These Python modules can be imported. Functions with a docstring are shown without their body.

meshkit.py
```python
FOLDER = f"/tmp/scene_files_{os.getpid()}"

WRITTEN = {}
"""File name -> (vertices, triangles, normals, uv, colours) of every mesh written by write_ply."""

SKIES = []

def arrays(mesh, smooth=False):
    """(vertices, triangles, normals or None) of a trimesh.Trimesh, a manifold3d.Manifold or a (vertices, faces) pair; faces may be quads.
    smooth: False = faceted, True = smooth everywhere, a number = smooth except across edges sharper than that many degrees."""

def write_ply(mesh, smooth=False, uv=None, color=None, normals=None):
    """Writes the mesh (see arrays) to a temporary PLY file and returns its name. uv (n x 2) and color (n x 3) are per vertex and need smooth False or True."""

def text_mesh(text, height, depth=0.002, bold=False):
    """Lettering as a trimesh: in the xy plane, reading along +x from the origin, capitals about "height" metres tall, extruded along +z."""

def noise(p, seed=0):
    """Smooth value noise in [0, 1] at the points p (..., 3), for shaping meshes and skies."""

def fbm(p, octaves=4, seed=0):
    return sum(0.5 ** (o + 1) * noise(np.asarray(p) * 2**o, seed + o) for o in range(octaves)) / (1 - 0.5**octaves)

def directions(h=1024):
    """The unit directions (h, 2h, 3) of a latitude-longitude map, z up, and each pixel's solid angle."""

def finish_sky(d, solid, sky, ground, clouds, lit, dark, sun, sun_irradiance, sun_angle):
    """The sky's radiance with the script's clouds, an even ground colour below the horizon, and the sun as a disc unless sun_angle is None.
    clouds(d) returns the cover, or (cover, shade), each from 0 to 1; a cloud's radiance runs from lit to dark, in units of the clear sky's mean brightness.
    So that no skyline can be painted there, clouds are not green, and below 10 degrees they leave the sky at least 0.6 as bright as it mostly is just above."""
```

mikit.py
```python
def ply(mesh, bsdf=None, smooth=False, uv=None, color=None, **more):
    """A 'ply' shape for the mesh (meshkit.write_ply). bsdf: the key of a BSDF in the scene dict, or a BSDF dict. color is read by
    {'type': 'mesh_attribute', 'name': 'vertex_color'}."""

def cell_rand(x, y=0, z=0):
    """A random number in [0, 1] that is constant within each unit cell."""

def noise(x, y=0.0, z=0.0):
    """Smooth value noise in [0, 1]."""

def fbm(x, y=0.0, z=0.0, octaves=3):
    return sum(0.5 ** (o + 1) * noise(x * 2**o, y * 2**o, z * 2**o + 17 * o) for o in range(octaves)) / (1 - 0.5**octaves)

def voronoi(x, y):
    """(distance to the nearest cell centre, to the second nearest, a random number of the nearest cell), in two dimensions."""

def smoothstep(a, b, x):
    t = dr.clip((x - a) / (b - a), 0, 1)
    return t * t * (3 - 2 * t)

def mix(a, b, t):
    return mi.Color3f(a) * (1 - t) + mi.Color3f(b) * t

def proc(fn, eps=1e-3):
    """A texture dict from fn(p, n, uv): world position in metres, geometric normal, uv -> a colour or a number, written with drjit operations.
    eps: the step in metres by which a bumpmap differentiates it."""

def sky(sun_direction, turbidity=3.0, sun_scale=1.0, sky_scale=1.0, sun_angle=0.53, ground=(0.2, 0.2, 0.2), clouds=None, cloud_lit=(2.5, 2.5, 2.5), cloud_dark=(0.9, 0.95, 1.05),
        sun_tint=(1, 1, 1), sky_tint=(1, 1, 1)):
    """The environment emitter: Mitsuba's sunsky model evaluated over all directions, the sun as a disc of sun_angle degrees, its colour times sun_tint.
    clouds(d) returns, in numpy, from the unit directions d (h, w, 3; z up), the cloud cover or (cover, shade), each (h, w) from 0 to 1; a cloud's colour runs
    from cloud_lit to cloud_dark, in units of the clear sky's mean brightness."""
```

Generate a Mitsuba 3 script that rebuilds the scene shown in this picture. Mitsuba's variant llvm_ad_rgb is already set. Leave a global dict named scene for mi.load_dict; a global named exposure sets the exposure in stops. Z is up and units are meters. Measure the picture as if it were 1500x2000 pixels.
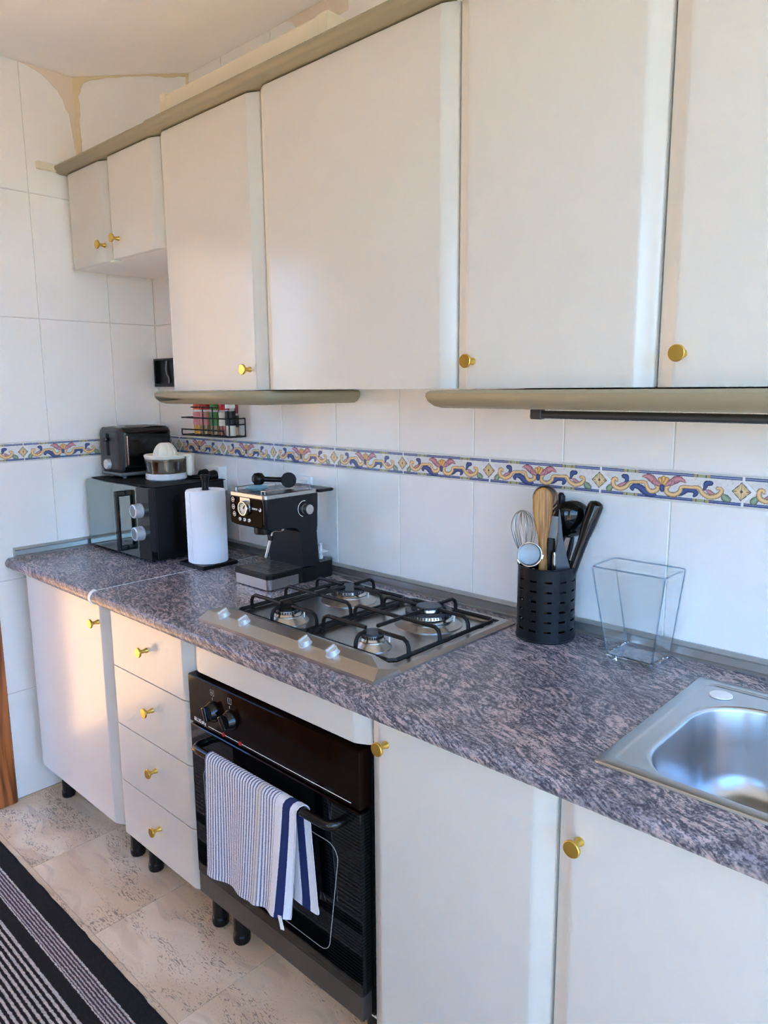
import math, numpy as np, trimesh, mitsuba as mi, mikit, meshkit
import drjit as dr
from shapely.geometry import Polygon, Point, box as sbox
from mikit import noise, fbm, smoothstep, mix, voronoi, cell_rand, proc
import manifold3d as m3
T = mi.ScalarTransform4f
rng = np.random.default_rng(7)
scene, labels = {}, {}

# ---------------------------------------------------------------- camera, sky, exposure
CAM = np.array([2.5565, -1.4802, 1.4134])
YAW, PITCH, ROLL, FPX = np.radians(43.077), np.radians(9.641), np.radians(-0.456), 1426.34
_f = np.array([-math.sin(YAW)*math.cos(PITCH), math.cos(YAW)*math.cos(PITCH), -math.sin(PITCH)])
_r = np.cross(_f, [0, 0, 1]); _r /= np.linalg.norm(_r); _u = np.cross(_r, _f)
_up = -math.sin(ROLL)*_r + math.cos(ROLL)*_u
scene['camera'] = dict(type='perspective', fov=2*math.degrees(math.atan(750/FPX)), fov_axis='x', near_clip=0.02,
                       to_world=T().look_at(origin=CAM.tolist(), target=(CAM+_f).tolist(), up=_up.tolist()))
exposure = 3.76
scene['sky'] = mikit.sky([0.15, 0.60, 0.78], turbidity=3.0, sun_scale=1.3, sky_scale=2.5, sun_angle=1.0, ground=(0.20, 0.205, 0.19), sky_tint=(0.82, 1.0, 1.17), sun_tint=(0.92, 0.96, 0.90))

# ---------------------------------------------------------------- helpers
def lin(r, g, b):
    c = np.array([r, g, b])/255.0
    return np.where(c < 0.04045, c/12.92, ((c+0.055)/1.055)**2.4).tolist()
def rgb(c): return dict(type='rgb', value=[float(x) for x in c])
def mat(key, c=None, rough=0.4, tex=None, bump=None, bscale=0.001, two=True, **kw):
    b = dict(type='principled', base_color=tex if tex is not None else rgb(c), roughness=rough, **kw)
    if bump is not None: b = dict(type='bumpmap', arbitrary=bump, scale=bscale, bsdf=b)
    scene[key] = dict(type='twosided', bsdf=b) if two else b
    return key
def num(k):
    if k not in scene and k not in used: used.add(k); return k
    i = 1
    while f'{k}_{i:03d}' in scene or f'{k}_{i:03d}' in used: i += 1
    used.add(f'{k}_{i:03d}'); return f'{k}_{i:03d}'
used = set()
def thing(name, label, cat, group=None):
    k = num(name); labels[k] = dict(label=label, category=cat)
    if group: labels[k]['group'] = group
    return k
def struct(name, label=None):
    labels[name] = dict(kind='structure')
    if label: labels[name]['label'] = label
    return name
def add(key, mesh, m, smooth=False, label=None, **kw):
    """one entry: key is thing or thing__part; repeats get a number"""
    k = key if (key in labels and key not in scene) else num(key)
    scene[k] = mikit.ply(mesh, m, smooth=smooth, **kw)
    if label: labels[k] = dict(label=label)
    return k
def reuse(key, d, tw, label=None):
    k = num(key); scene[k] = {**d, 'to_world': tw}
    if label: labels[k] = dict(label=label)
    return k
cat = trimesh.util.concatenate
def box(x0, x1, y0, y1, z0, z1, b=0.0):
    if b <= 0:
        m = trimesh.creation.box((x1-x0, y1-y0, z1-z0)); m.apply_translation(((x0+x1)/2, (y0+y1)/2, (z0+z1)/2)); return m
    pts = []
    for sx in (0, 1):
        for sy in (0, 1):
            for sz in (0, 1):
                p = np.array([(x0, x1)[sx], (y0, y1)[sy], (z0, z1)[sz]], float)
                d = np.array([b*(1-2*sx), b*(1-2*sy), b*(1-2*sz)])
                for a in range(3):
                    q = p + d; q[a] = p[a]; pts.append(q)
    return trimesh.convex.convex_hull(np.array(pts))
def rbox(x0, x1, y0, y1, z0, z1, r, n=4):
    """box with round edges of radius r"""
    s = []
    for i in range(n+1):
        t = i/n*math.pi/2
        for j in range(n+1):
            p = j/n*math.pi/2
            s.append((math.sin(t)*math.cos(p), math.sin(t)*math.sin(p), math.cos(t)))
    s = np.unique(np.round(np.array(s), 6), axis=0)*r
    pts = []
    for sx in (0, 1):
        for sy in (0, 1):
            for sz in (0, 1):
                c = np.array([(x0+r, x1-r)[sx], (y0+r, y1-r)[sy], (z0+r, z1-r)[sz]])
                pts.append(c + s*np.array([2*sx-1, 2*sy-1, 2*sz-1]))
    return trimesh.convex.convex_hull(np.vstack(pts))
def prism(poly, axis, a, b):
    """poly: shapely or points; axis z: (x,y); axis x: (y,z); axis y: (x,z)"""
    if not isinstance(poly, Polygon): poly = Polygon(poly)
    m = trimesh.creation.extrude_polygon(poly, b-a, engine='earcut')
    v = m.vertices.copy(); v[:, 2] += a
    if axis == 'x': v = v[:, [2, 0, 1]]
    elif axis == 'y': v = v[:, [0, 2, 1]]
    f = m.faces[:, ::-1] if axis == 'y' else m.faces
    return trimesh.Trimesh(v, f, process=False)
def tube(pts, r, sides=8, closed=False, caps=True):
    p = np.asarray(pts, float); n = len(p)
    if closed: t = np.roll(p, -1, 0)-np.roll(p, 1, 0)
    else: t = np.gradient(p, axis=0)
    t /= np.linalg.norm(t, axis=1, keepdims=True)+1e-12
    a = np.zeros_like(p); a0 = np.cross(t[0], [0, 0, 1.0])
    if np.linalg.norm(a0) < 0.1: a0 = np.cross(t[0], [1.0, 0, 0])
    a[0] = a0/np.linalg.norm(a0)
    for i in range(1, n):
        q = a[i-1]-t[i]*(a[i-1]@t[i]); a[i] = q/np.linalg.norm(q)
    b = np.cross(t, a); g = np.arange(sides)/sides*2*math.pi
    R = np.broadcast_to(np.asarray(r, float), (n,))
    v = p[:, None]+R[:, None, None]*(np.cos(g)[None, :, None]*a[:, None]+np.sin(g)[None, :, None]*b[:, None])
    F = []
    for i in range(n if closed else n-1):
        k = (i+1) % n
        for j in range(sides):
            l = (j+1) % sides
            F += [(i*sides+j, i*sides+l, k*sides+l), (i*sides+j, k*sides+l, k*sides+j)]
    v = v.reshape(-1, 3)
    if caps and not closed:
        v = np.vstack([v, p[0], p[-1]]); c0, c1 = len(v)-2, len(v)-1
        for j in range(sides):
            l = (j+1) % sides
            F += [(c0, l, j), (c1, (n-1)*sides+j, (n-1)*sides+l)]
    return trimesh.Trimesh(v, F, process=False)
def smooth_path(pts, n=8):
    """Catmull-Rom through pts"""
    p = np.asarray(pts, float); P = np.vstack([2*p[0]-p[1], p, 2*p[-1]-p[-2]]); out = []
    for i in range(1, len(P)-2):
        for t in np.arange(n)/n:
            a, b, c, d = P[i-1], P[i], P[i+1], P[i+2]
            out.append(0.5*((2*b)+(c-a)*t+(2*a-5*b+4*c-d)*t*t+(3*b-a-3*c+d)*t**3))
    return np.array(out+[p[-1]])
def lathe(prof, n=32, at=(0, 0, 0)):
    """prof: (r, z) from bottom axis to top axis, revolved about z"""
    m = trimesh.creation.revolve(np.array(prof, float), sections=n)
    m.apply_translation(at); return m
def xf(m, *ts):
    m = m.copy()
    for t in ts: m.apply_transform(t)
    return m
def rot(deg, axis, pt=(0, 0, 0)): return trimesh.transformations.rotation_matrix(math.radians(deg), axis, pt)
def tr(x, y, z): return trimesh.transformations.translation_matrix((x, y, z))
def cyl(p0, p1, r, n=20): return tube([p0, p1], r, n)
def to_mf(m): return m3.Manifold(m3.Mesh(np.asarray(m.vertices, np.float32), np.asarray(m.faces, np.uint32)))
def from_mf(m):
    o = m.to_mesh(); return trimesh.Trimesh(o.vert_properties[:, :3], o.tri_verts, process=False)
def weld(m): return trimesh.Trimesh(m.vertices, m.faces, process=True)

# ---------------------------------------------------------------- materials
def worktop_tex(p, n, uv):
    x, y = p.x*1.0, p.y*1.0 + p.z*1.0
    w1 = fbm(x*7, y*9, 3.0, octaves=2)-.5; w2 = fbm(x*16+9, y*20, 7.0, octaves=2)-.5
    a = x*50 - y*38 + w1*4; b = (y*.88 + x*.46)*235 + w1*11 + w2*5
    s = fbm(a, b, 1.0, octaves=3)                       # flowing streaks
    g = noise(x*520+w2*9, y*520, 5.0)*.55+noise(x*260, y*300+w1*9, 8.0)*.45   # grain
    big = fbm(x*15, y*26+w1*4, 11.0, octaves=3)
    t = s*.52+g*.48
    c = mix(lin(72, 72, 83), lin(146, 140, 145), smoothstep(.30, .62, t))
    c = mix(c, lin(202, 180, 174), smoothstep(.50, .66, s*.42+g*.30+big*.28)*.7)
    return mix(c, lin(58, 57, 68), smoothstep(.54, .68, fbm(a*1.3+4, b*1.2, 9.0, octaves=2))*.5)
mat('m_worktop', tex=proc(worktop_tex), rough=0.28, specular=0.5)
mat('m_lacquer', lin(212, 208, 196), rough=0.2, specular=0.5)
mat('m_carcass', lin(226, 222, 214), rough=0.45)
mat('m_tile', lin(244, 241, 233), rough=0.12, specular=0.5)
mat('m_grout', lin(216, 213, 206), rough=0.9)
mat('m_ceiling', lin(238, 236, 232), rough=0.95)
mat('m_plaster', lin(222, 212, 196), rough=0.95)
mat('m_front_paint', lin(200, 192, 176), rough=0.9)
mat('m_ochre', lin(226, 176, 122), rough=0.95)
mat('m_terracotta', lin(206, 166, 122), rough=0.9)
mat('m_filler', lin(228, 212, 172), rough=0.95)
mat('m_filler_pink', lin(232, 217, 196), rough=0.95)
mat('m_olive', lin(150, 141, 113), rough=0.42)
mat('m_cream', lin(224, 214, 186), rough=0.5)
mat('m_brass', lin(222, 184, 92), rough=0.3, metallic=1.0)
mat('m_black', lin(10, 10, 11), rough=0.35, specular=0.35)
mat('m_black_gloss', lin(8, 8, 9), rough=0.07, specular=0.5)
mat('m_black_matte', lin(13, 13, 14), rough=0.6, specular=0.3)
mat('m_iron', lin(11, 11, 12), rough=0.45, specular=0.35)
mat('m_navy_black', lin(13, 17, 22), rough=0.38, specular=0.35)
mat('m_fascia', lin(20, 8, 5), rough=0.06, specular=0.12)
mat('m_black_panel', lin(9, 7, 6), rough=0.22, specular=0.02)
mat('m_kick', lin(58, 52, 48), rough=0.2)
def rib(p, n, uv):
    side = smoothstep(1.20, 1.19, p.x) + smoothstep(1.545, 1.555, p.x)
    s = dr.select(dr.sin(p.z*2*math.pi/.0075) > .2, 1.0, 0.0)*side
    return mix(lin(3, 3, 4), lin(18, 19, 20), s)
mat('m_oven_glass', tex=proc(rib), rough=0.04, specular=0.4)
mat('m_line', lin(150, 146, 140), rough=0.5)
mat('m_print', lin(225, 222, 215), rough=0.5)
mat('m_red', lin(130, 20, 22), rough=0.25)
mat('m_steel', lin(190, 188, 184), rough=0.32, metallic=1.0)
mat('m_steel_dull', lin(142, 141, 140), rough=0.42, metallic=1.0)
mat('m_steel_bright', lin(205, 205, 204), rough=0.14, metallic=1.0)
mat('m_steel_hob', lin(196, 192, 186), rough=0.3, metallic=1.0)
mat('m_sink', lin(196, 198, 199), rough=0.28, metallic=1.0)
mat('m_alu', lin(176, 176, 172), rough=0.34, metallic=0.85)
mat('m_dark_alu', lin(96, 97, 99), rough=0.3, metallic=0.8)
mat('m_silver_plastic', lin(206, 208, 208), rough=0.3, metallic=0.35)
mat('m_burner_cap', lin(62, 66, 72), rough=0.35, metallic=0.4)
mat('m_grey_plastic', lin(120, 122, 124), rough=0.35, metallic=0.3)
mat('m_mirror', (0.31, 0.35, 0.34), rough=0.03, metallic=1.0)
mat('m_white_plastic', lin(238, 238, 234), rough=0.3)
mat('m_ivory', lin(240, 234, 214), rough=0.35)
def paper_bump(p, n, uv):
    return noise(p.x*420, p.y*420, p.z*420)
mat('m_paper', lin(246, 246, 246), rough=0.95, bump=proc(paper_bump), bscale=0.0009)
mat('m_bamboo', tex=proc(lambda p, n, uv: mix(lin(196, 138, 66), lin(150, 92, 34), smoothstep(.3, .7, fbm(p.x*320, p.y*320, p.z*14, octaves=3)))), rough=0.45)
def wood(p, n, uv):
    g = fbm(p.y*46 + fbm(p.y*8, p.z*2.2, 2.0)*5, p.x*46, p.z*2.6, octaves=4)
    return mix(lin(178, 104, 52), lin(104, 50, 20), smoothstep(.36, .66, g))
mat('m_wood', tex=proc(wood), rough=0.3, specular=0.5)
def travertine(p, n, uv):
    cx = dr.floor((p.x-.42)/.4036); cy = dr.floor((p.y+.757)/.4036)
    o = cell_rand(cx, cy)*40
    x, y = p.x, p.y
    w = noise(x*11, y*13, 4.0)*1.2
    cloud = fbm(x*5+o, y*14+w, 1.0+o, octaves=3)
    c = mix(lin(218, 192, 154), lin(236, 216, 182), smoothstep(.25, .75, cloud))
    c = mix(c, lin(200, 176, 146), smoothstep(.55, .8, fbm(x*9+o, y*46+w*2, 2.0, octaves=2))*.5)
    zone = smoothstep(.40, .70, fbm(x*6+o, y*19+w, 6.0+o, octaves=3))
    pits = fbm(x*130+o+noise(x*60, y*60)*2, y*520+w*6, 3.0+o, octaves=2)
    pit = smoothstep(.64, .70, pits*.78 + zone*.20)
    small = smoothstep(.80, .86, noise(x*330, y*620, 2.0))*(.25+.5*zone)
    return mix(c, lin(128, 106, 84), dr.maximum(pit*.72, small*.6))
mat('m_floor', tex=proc(travertine), rough=0.35, specular=0.4)
mat('m_floor_joint', lin(172, 154, 128), rough=0.9)
def rug_tex(p, n, uv):
    d = -(p.y + .772) + (noise(p.x*260, p.y*260)-.5)*.0022
    fz = .55 + .9*noise(p.x*520, p.y*520)
    black, grey, dark = mi.Color3f(lin(24, 23, 24)), mi.Color3f(lin(176, 166, 164)), mi.Color3f(lin(74, 62, 66))
    fine = smoothstep(-.2, .5, dr.sin((d-.056)*2*math.pi/.0078))
    wide = smoothstep(-.15, .35, dr.sin((d-.138)*2*math.pi/.0135))
    band1 = dr.select((d > .056) & (d < .103), 1.0, 0.0); band2 = dr.select(d > .138, 1.0, 0.0)
    c = mix(black, mix(dark, grey, fine), band1)
    c = mix(c, mix(black, mi.Color3f(lin(196, 186, 172)), wide), band2)
    c = mix(c, mi.Color3f(lin(190, 182, 172)), dr.select(((d > .0545) & (d < .059)) | ((d > .1005) & (d < .104)) | ((d > .137) & (d < .1425)), 1.0, 0.0))
    return c*fz
mat('m_rug', tex=proc(rug_tex), rough=1.0, bump=proc(lambda p, n, uv: noise(p.x*420, p.y*420)+.6*noise(p.x*130, p.y*130)), bscale=0.003)
def towel_tex(p, n, uv):
    u, v = uv.x, uv.y
    s = dr.select(dr.sin(u*2*math.pi*34) > .30, 1.0, 0.0)
    white, navy = mi.Color3f(lin(224, 222, 224)), mi.Color3f(lin(48, 62, 112))
    c = mix(white, navy, s*dr.select(u < .80, .85, 0.0))
    c = mix(c, mi.Color3f(lin(206, 192, 176)), dr.select((u > .60) & (u < .655), .55, 0.0))
    c = mix(c, mi.Color3f(lin(28, 42, 92)), dr.select((u > .875) & (u < .945), 1.0, 0.0))
    return c*(.88+.2*noise(u*420, v*420))
mat('m_towel', tex=proc(towel_tex), rough=1.0, bump=proc(lambda p, n, uv: noise(p.x*700, p.y*700, p.z*700)), bscale=0.0008)
mat('m_vcol', tex=dict(type='mesh_attribute', name='vertex_color'), rough=0.16, specular=0.5)
scene['m_glass'] = dict(type='dielectric', int_ior=1.5, ext_ior=1.0)
scene['m_glass_edge'] = dict(type='thindielectric', int_ior=1.5, specular_transmittance=rgb((.60, .68, .76)))
scene['m_pane'] = dict(type='thindielectric', int_ior=1.5, specular_transmittance=rgb((.945, .965, .97)))
scene['m_clear_plastic'] = dict(type='thindielectric', int_ior=1.45)
scene['m_smoke_plastic'] = dict(type='thindielectric', int_ior=1.4, specular_transmittance=rgb((.62, .6, .57)))
mat('m_blue_saucer', lin(150, 196, 206), rough=0.2)
for nm, c in dict(orange=(216, 84, 32), red=(176, 24, 30), green=(58, 122, 54), label_pink=(206, 130, 130), turmeric=(206, 142, 32), brown=(150, 120, 74), paprika=(140, 42, 28), label_white=(214, 208, 190), maroon=(120, 30, 50)).items():
    mat('m_'+nm, lin(*c), rough=0.35)

# ---------------------------------------------------------------- room shell
XR, YO, ZC = 3.5, -2.4, 2.443
FZ0, FZ1 = 1.1805, 1.243                     # frieze
ROWS = [(0, .388), (.388, .784), (.784, FZ0), (FZ1, 1.650), (1.650, 2.048), (2.048, ZC)]
G = .0014                                    # half joint
def tile_mesh(w, h):                         # in (u, v), face at +w axis; 5 mm thick
    return box(G, w-G, 0, .005, G, h-G, .0012)
def wall_tile(wall, u0, u1, z0, z1):
    d = tile_cache.setdefault((round(u1-u0, 4), round(z1-z0, 4)), None)
    if d is None:
        d = mikit.ply(tile_mesh(u1-u0, z1-z0), 'm_tile'); tile_cache[(round(u1-u0, 4), round(z1-z0, 4))] = d
    if wall == 'wall_back': tw = T().translate([u0, 0, z0])
    else: tw = T().translate([0, u0, z0]).rotate([0, 0, 1], 90)
    reuse(wall+'__tile', d, tw)
tile_cache = {}
struct('wall_back'); add('wall_back', box(-.1, XR, .0022, .12, 0, ZC), 'm_grout')
ex = [0]+[round(.7338+.2486*k, 4) for k in range(-2, 12)]
ex = [e for e in ex if e < XR-.02]+[XR]
for a, b in zip(ex[:-1], ex[1:]):
    for z0, z1 in ROWS: wall_tile('wall_back', a, b, z0, z1)
struct('wall_left'); DY0, DY1, DZ = -1.53, -.715, 1.99
add('wall_left', cat([box(-.12, -.0022, YO, DY0, 0, ZC), box(-.12, -.0022, DY1, .0022, 0, ZC), box(-.12, -.0022, DY0, DY1, DZ, ZC)]), 'm_grout')
ey = [0]+[round(-.177-.2485*k, 4) for k in range(0, 9)]+[YO]
for b, a in zip(ey[:-1], ey[1:]):
    for z0, z1 in ROWS+[(FZ0, FZ1)]:
        if z0 == FZ0 and a > -1.55: continue          # decorated border there, or the door
        y0, y1 = a, b
        if z0 < 2.05 and z1 < 2.06:
            if y0 < -.645 < y1: y0 = -.645
            elif y0 > -1.60 and y1 <= -.645: continue
            elif y0 < -1.60 < y1: y1 = -1.60
        if y1-y0 > .02: wall_tile('wall_left', y0, y1, z0, z1)
# frieze: printed and slightly embossed border tiles, arrow-ended with a flower lozenge over each joint
def frieze_paint(u, v):
    """u along the tile (0..1 joint to joint), v up (0..1); returns colour (n,3) and relief"""
    A = 283/62.5
    n = len(u); bgn = meshkit.fbm(np.stack([u*40, v*10, u*0], 1), 3, 3)
    col = np.array(lin(232, 230, 224))*(0.9+.14*bgn)[:, None]
    crack = np.abs(meshkit.fbm(np.stack([u*26, v*6, u*0+4], 1), 3, 5)-.5) < .012
    col[crack] *= .8
    def put(mask, c, t=1.0): col[mask] = col[mask]*(1-t)+np.array(lin(*c))*t
    X, Y = u*A, v
    def px(x, y):
        yt = 165+.0647*(x-270); h = 230+.027*(x-270)
        return np.array([(x-270)/1040*A, 1-(y-yt)/h])
    def curve(pts, r):
        q = smooth_path([px(*p) for p in pts], 5)
        R = np.interp(np.linspace(0, 1, len(q)), np.linspace(0, 1, len(r)), r) if hasattr(r, '__len__') else np.full(len(q), r)
        d = np.full(n, 9.0)
        for i in range(len(q)-1):
            ab = q[i+1]-q[i]; L = ab@ab+1e-12
            t = np.clip(((X-q[i, 0])*ab[0]+(Y-q[i, 1])*ab[1])/L, 0, 1)
            dd = np.hypot(X-q[i, 0]-t*ab[0], Y-q[i, 1]-t*ab[1])/(R[i]*(1-t)+R[i+1]*t)
            d = np.minimum(d, dd)
        return d
    def stroke(pts, r, c, edge):
        d = curve(pts, r); put(d < 1.0, edge); put(d < .72, c); put(d < .3, tuple(min(255, int(k*1.12)) for k in c))
    blue, gold, rose, green = (62, 84, 140), (224, 186, 122), (196, 132, 140), (140, 164, 132)
    bedge, gedge, redge = (40, 48, 92), (150, 112, 66), (140, 76, 90)
    for v0, v1 in ((.045, .15), (.855, .955)):
        b = (v > v0) & (v < v1); put(b, blue); put(b & (np.abs(v-(v0+v1)/2) < .012), (150, 162, 190))
        for s in (.235, .73):
            g = b & (np.abs(u-s) < .048); put(g, (176, 178, 132)); put(b & (np.abs(np.abs(u-s)-.048) < .006), (190, 160, 90))
            put(g & (np.abs(np.abs(u-s)-.03) < .004), (96, 104, 92))
    # the strokes
    stroke([(530, 358), (522, 340), (550, 326), (590, 340), (625, 372), (665, 392), (705, 398)], [.05, .07, .09, .11, .12, .1, .04], blue, bedge)
    stroke([(985, 402), (998, 378), (972, 356), (930, 350), (892, 378), (845, 402)], [.05, .07, .09, .11, .1, .04], blue, bedge)
    stroke([(340, 352), (350, 338), (372, 318)], [.11, .1, .04], green, (90, 110, 84))
    stroke([(1215, 428), (1195, 415), (1172, 385)], [.09, .12, .04], green, (90, 110, 84))
    stroke([(456, 246), (476, 252), (480, 282), (458, 322)], [.08, .09, .07, .03], blue, bedge)
    stroke([(1092, 296), (1066, 298), (1058, 322), (1050, 352)], [.08, .09, .07, .03], blue, bedge)
    stroke([(418, 330), (446, 316), (470, 300)], [.06, .07, .03], rose, redge)
    stroke([(1112, 384), (1088, 368), (1066, 352)], [.06, .07, .03], rose, redge)
    stroke([(402, 282), (398, 268), (380, 268), (370, 292), (384, 330), (430, 350), (476, 334), (506, 298), (560, 294), (622, 296), (640, 338), (668, 370), (708, 362), (722, 338), (706, 322)],
           [.055, .05, .07, .085, .085, .085, .08, .065, .06, .06, .07, .085, .085, .08, .06], gold, gedge)
    stroke([(800, 328), (784, 338), (784, 366), (802, 388), (846, 396), (884, 366), (892, 332), (950, 332), (1012, 336), (1042, 380), (1090, 410), (1142, 398), (1168, 362), (1160, 336), (1140, 338)],
           [.06, .08, .085, .085, .085, .07, .06, .06, .065, .08, .085, .085, .07, .05, .055], gold, gedge)
    stroke([(742, 318), (704, 298), (668, 262), (640, 246), (606, 246)], [.05, .1, .13, .09, .03], rose, redge)
    stroke([(776, 318), (812, 296), (850, 272), (880, 266), (918, 290)], [.05, .1, .13, .09, .03], rose, redge)
    stroke([(700, 312), (690, 290), (700, 262)], [.03, .06, .02], rose, redge); stroke([(820, 316), (830, 296), (826, 268)], [.03, .06, .02], rose, redge)
    for dx in (-26, 0, 26): stroke([(758+dx*.2, 312), (760+dx, 262-(6 if dx == 0 else -6))], [.05, .075], (226, 170, 84), gedge)
    stroke([(752, 330), (752, 358)], [.08, .07], blue, bedge)
    # joint: vertical line with the bulge round the lozenge; lozenge centred on u = 0 and 1
    rel = np.zeros(n)
    for c0 in (0.0, 1.0):
        lx, ly = (u-c0+.012)*A, v-.5
        loz = np.abs(lx)/.275+np.abs(ly)/.30
        put(loz < 1.18, (232, 230, 224)); put(loz < 1.0, (70, 62, 60)); put(loz < .9, (214, 188, 132))
        ang = np.arctan2(ly/.30, lx/.275); pet = loz < .62+.22*np.cos(4*ang)
        put(pet, (236, 208, 150)); put(pet & (np.abs(np.sin(2*ang)) < .12), (160, 116, 60)); put(loz < .2, (110, 70, 40))
        bul = np.maximum(0, .345*(1-np.abs(ly)/.36)); edge = np.abs(lx-.05-np.where(np.abs(ly) < .36, bul, 0))
        j = (edge < .035) & (np.abs(ly) < .5)
        put(j, (238, 238, 236)); rel[j] = -.0009
    rel[(v < .02) | (v > .98)] = -.001
    g = col.mean(1, keepdims=True); col = col*.84+g*.16*np.array([1.02, 1.0, .97])
    return np.clip(col, 0, 1), rel
def frieze_mesh(u0, u1, L):
    nx, nz = max(8, int(260*(u1-u0))), 60
    uu, vv = np.meshgrid(np.linspace(u0, u1, nx), np.linspace(0, 1, nz), indexing='xy')
    c, rel = frieze_paint(uu.ravel(), vv.ravel())
    x = (uu-u0).ravel()*L; z = vv.ravel()*(FZ1-FZ0-.002)+.001
    v = np.stack([x, -.0006-rel, z], 1)
    i, j = np.meshgrid(np.arange(nz-1), np.arange(nx-1), indexing='ij'); a = (i*nx+j).ravel()
    f = np.vstack([np.stack([a, a+1, a+nx+1], 1), np.stack([a, a+nx+1, a+nx], 1)])
    # a rim back to the wall gives the tile its thickness
    b0 = np.arange(nx); b1 = (nz-1)*nx+np.arange(nx); n0 = len(v)
    vb = v.copy()[np.concatenate([b0, b1])]; vb[:, 1] = .0035
    fs = []
    for k in range(nx-1):
        fs += [(b0[k], n0+k, n0+k+1), (b0[k], n0+k+1, b0[k+1]), (b1[k], b1[k+1], n0+nx+k+1), (b1[k], n0+nx+k+1, n0+nx+k)]
    return trimesh.Trimesh(np.vstack([v, vb]), np.vstack([f, fs]), process=False), np.vstack([c, c[b0], c[b1]])
FJ = [.128, .411, .690, .9755, 1.246, 1.5295, 1.8215, 2.1145, 2.40, 2.685, 2.97, 3.255]
fm, fc = frieze_mesh(0, 1, .283); fd = mikit.ply(fm, 'm_vcol', smooth=True, color=fc)
fm2, fc2 = frieze_mesh(.55, 1, .283); fd2 = mikit.ply(fm2, 'm_vcol', smooth=True, color=fc2)
reuse('wall_back__border_tile', fd2, T().translate([0, 0, FZ0]))
for a, b in zip(FJ[:-1], FJ[1:]): reuse('wall_back__border_tile', fd, T().translate([a, 0, FZ0]).scale([(b-a)/.283, 1, 1]))
reuse('wall_back__border_tile', fd2, T().translate([FJ[-1], 0, FZ0]).scale([(XR-FJ[-1])/(.45*.283), 1, 1]))
def lw(y): return T().translate([0, y, FZ0]).rotate([0, 0, 1], 90)
for y in (-.514,): reuse('wall_left__border_tile', fd, lw(y))
fm3, fc3 = frieze_mesh(0, .82, .283); reuse('wall_left__border_tile', mikit.ply(fm3, 'm_vcol', smooth=True, color=fc3), lw(-.231))
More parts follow.
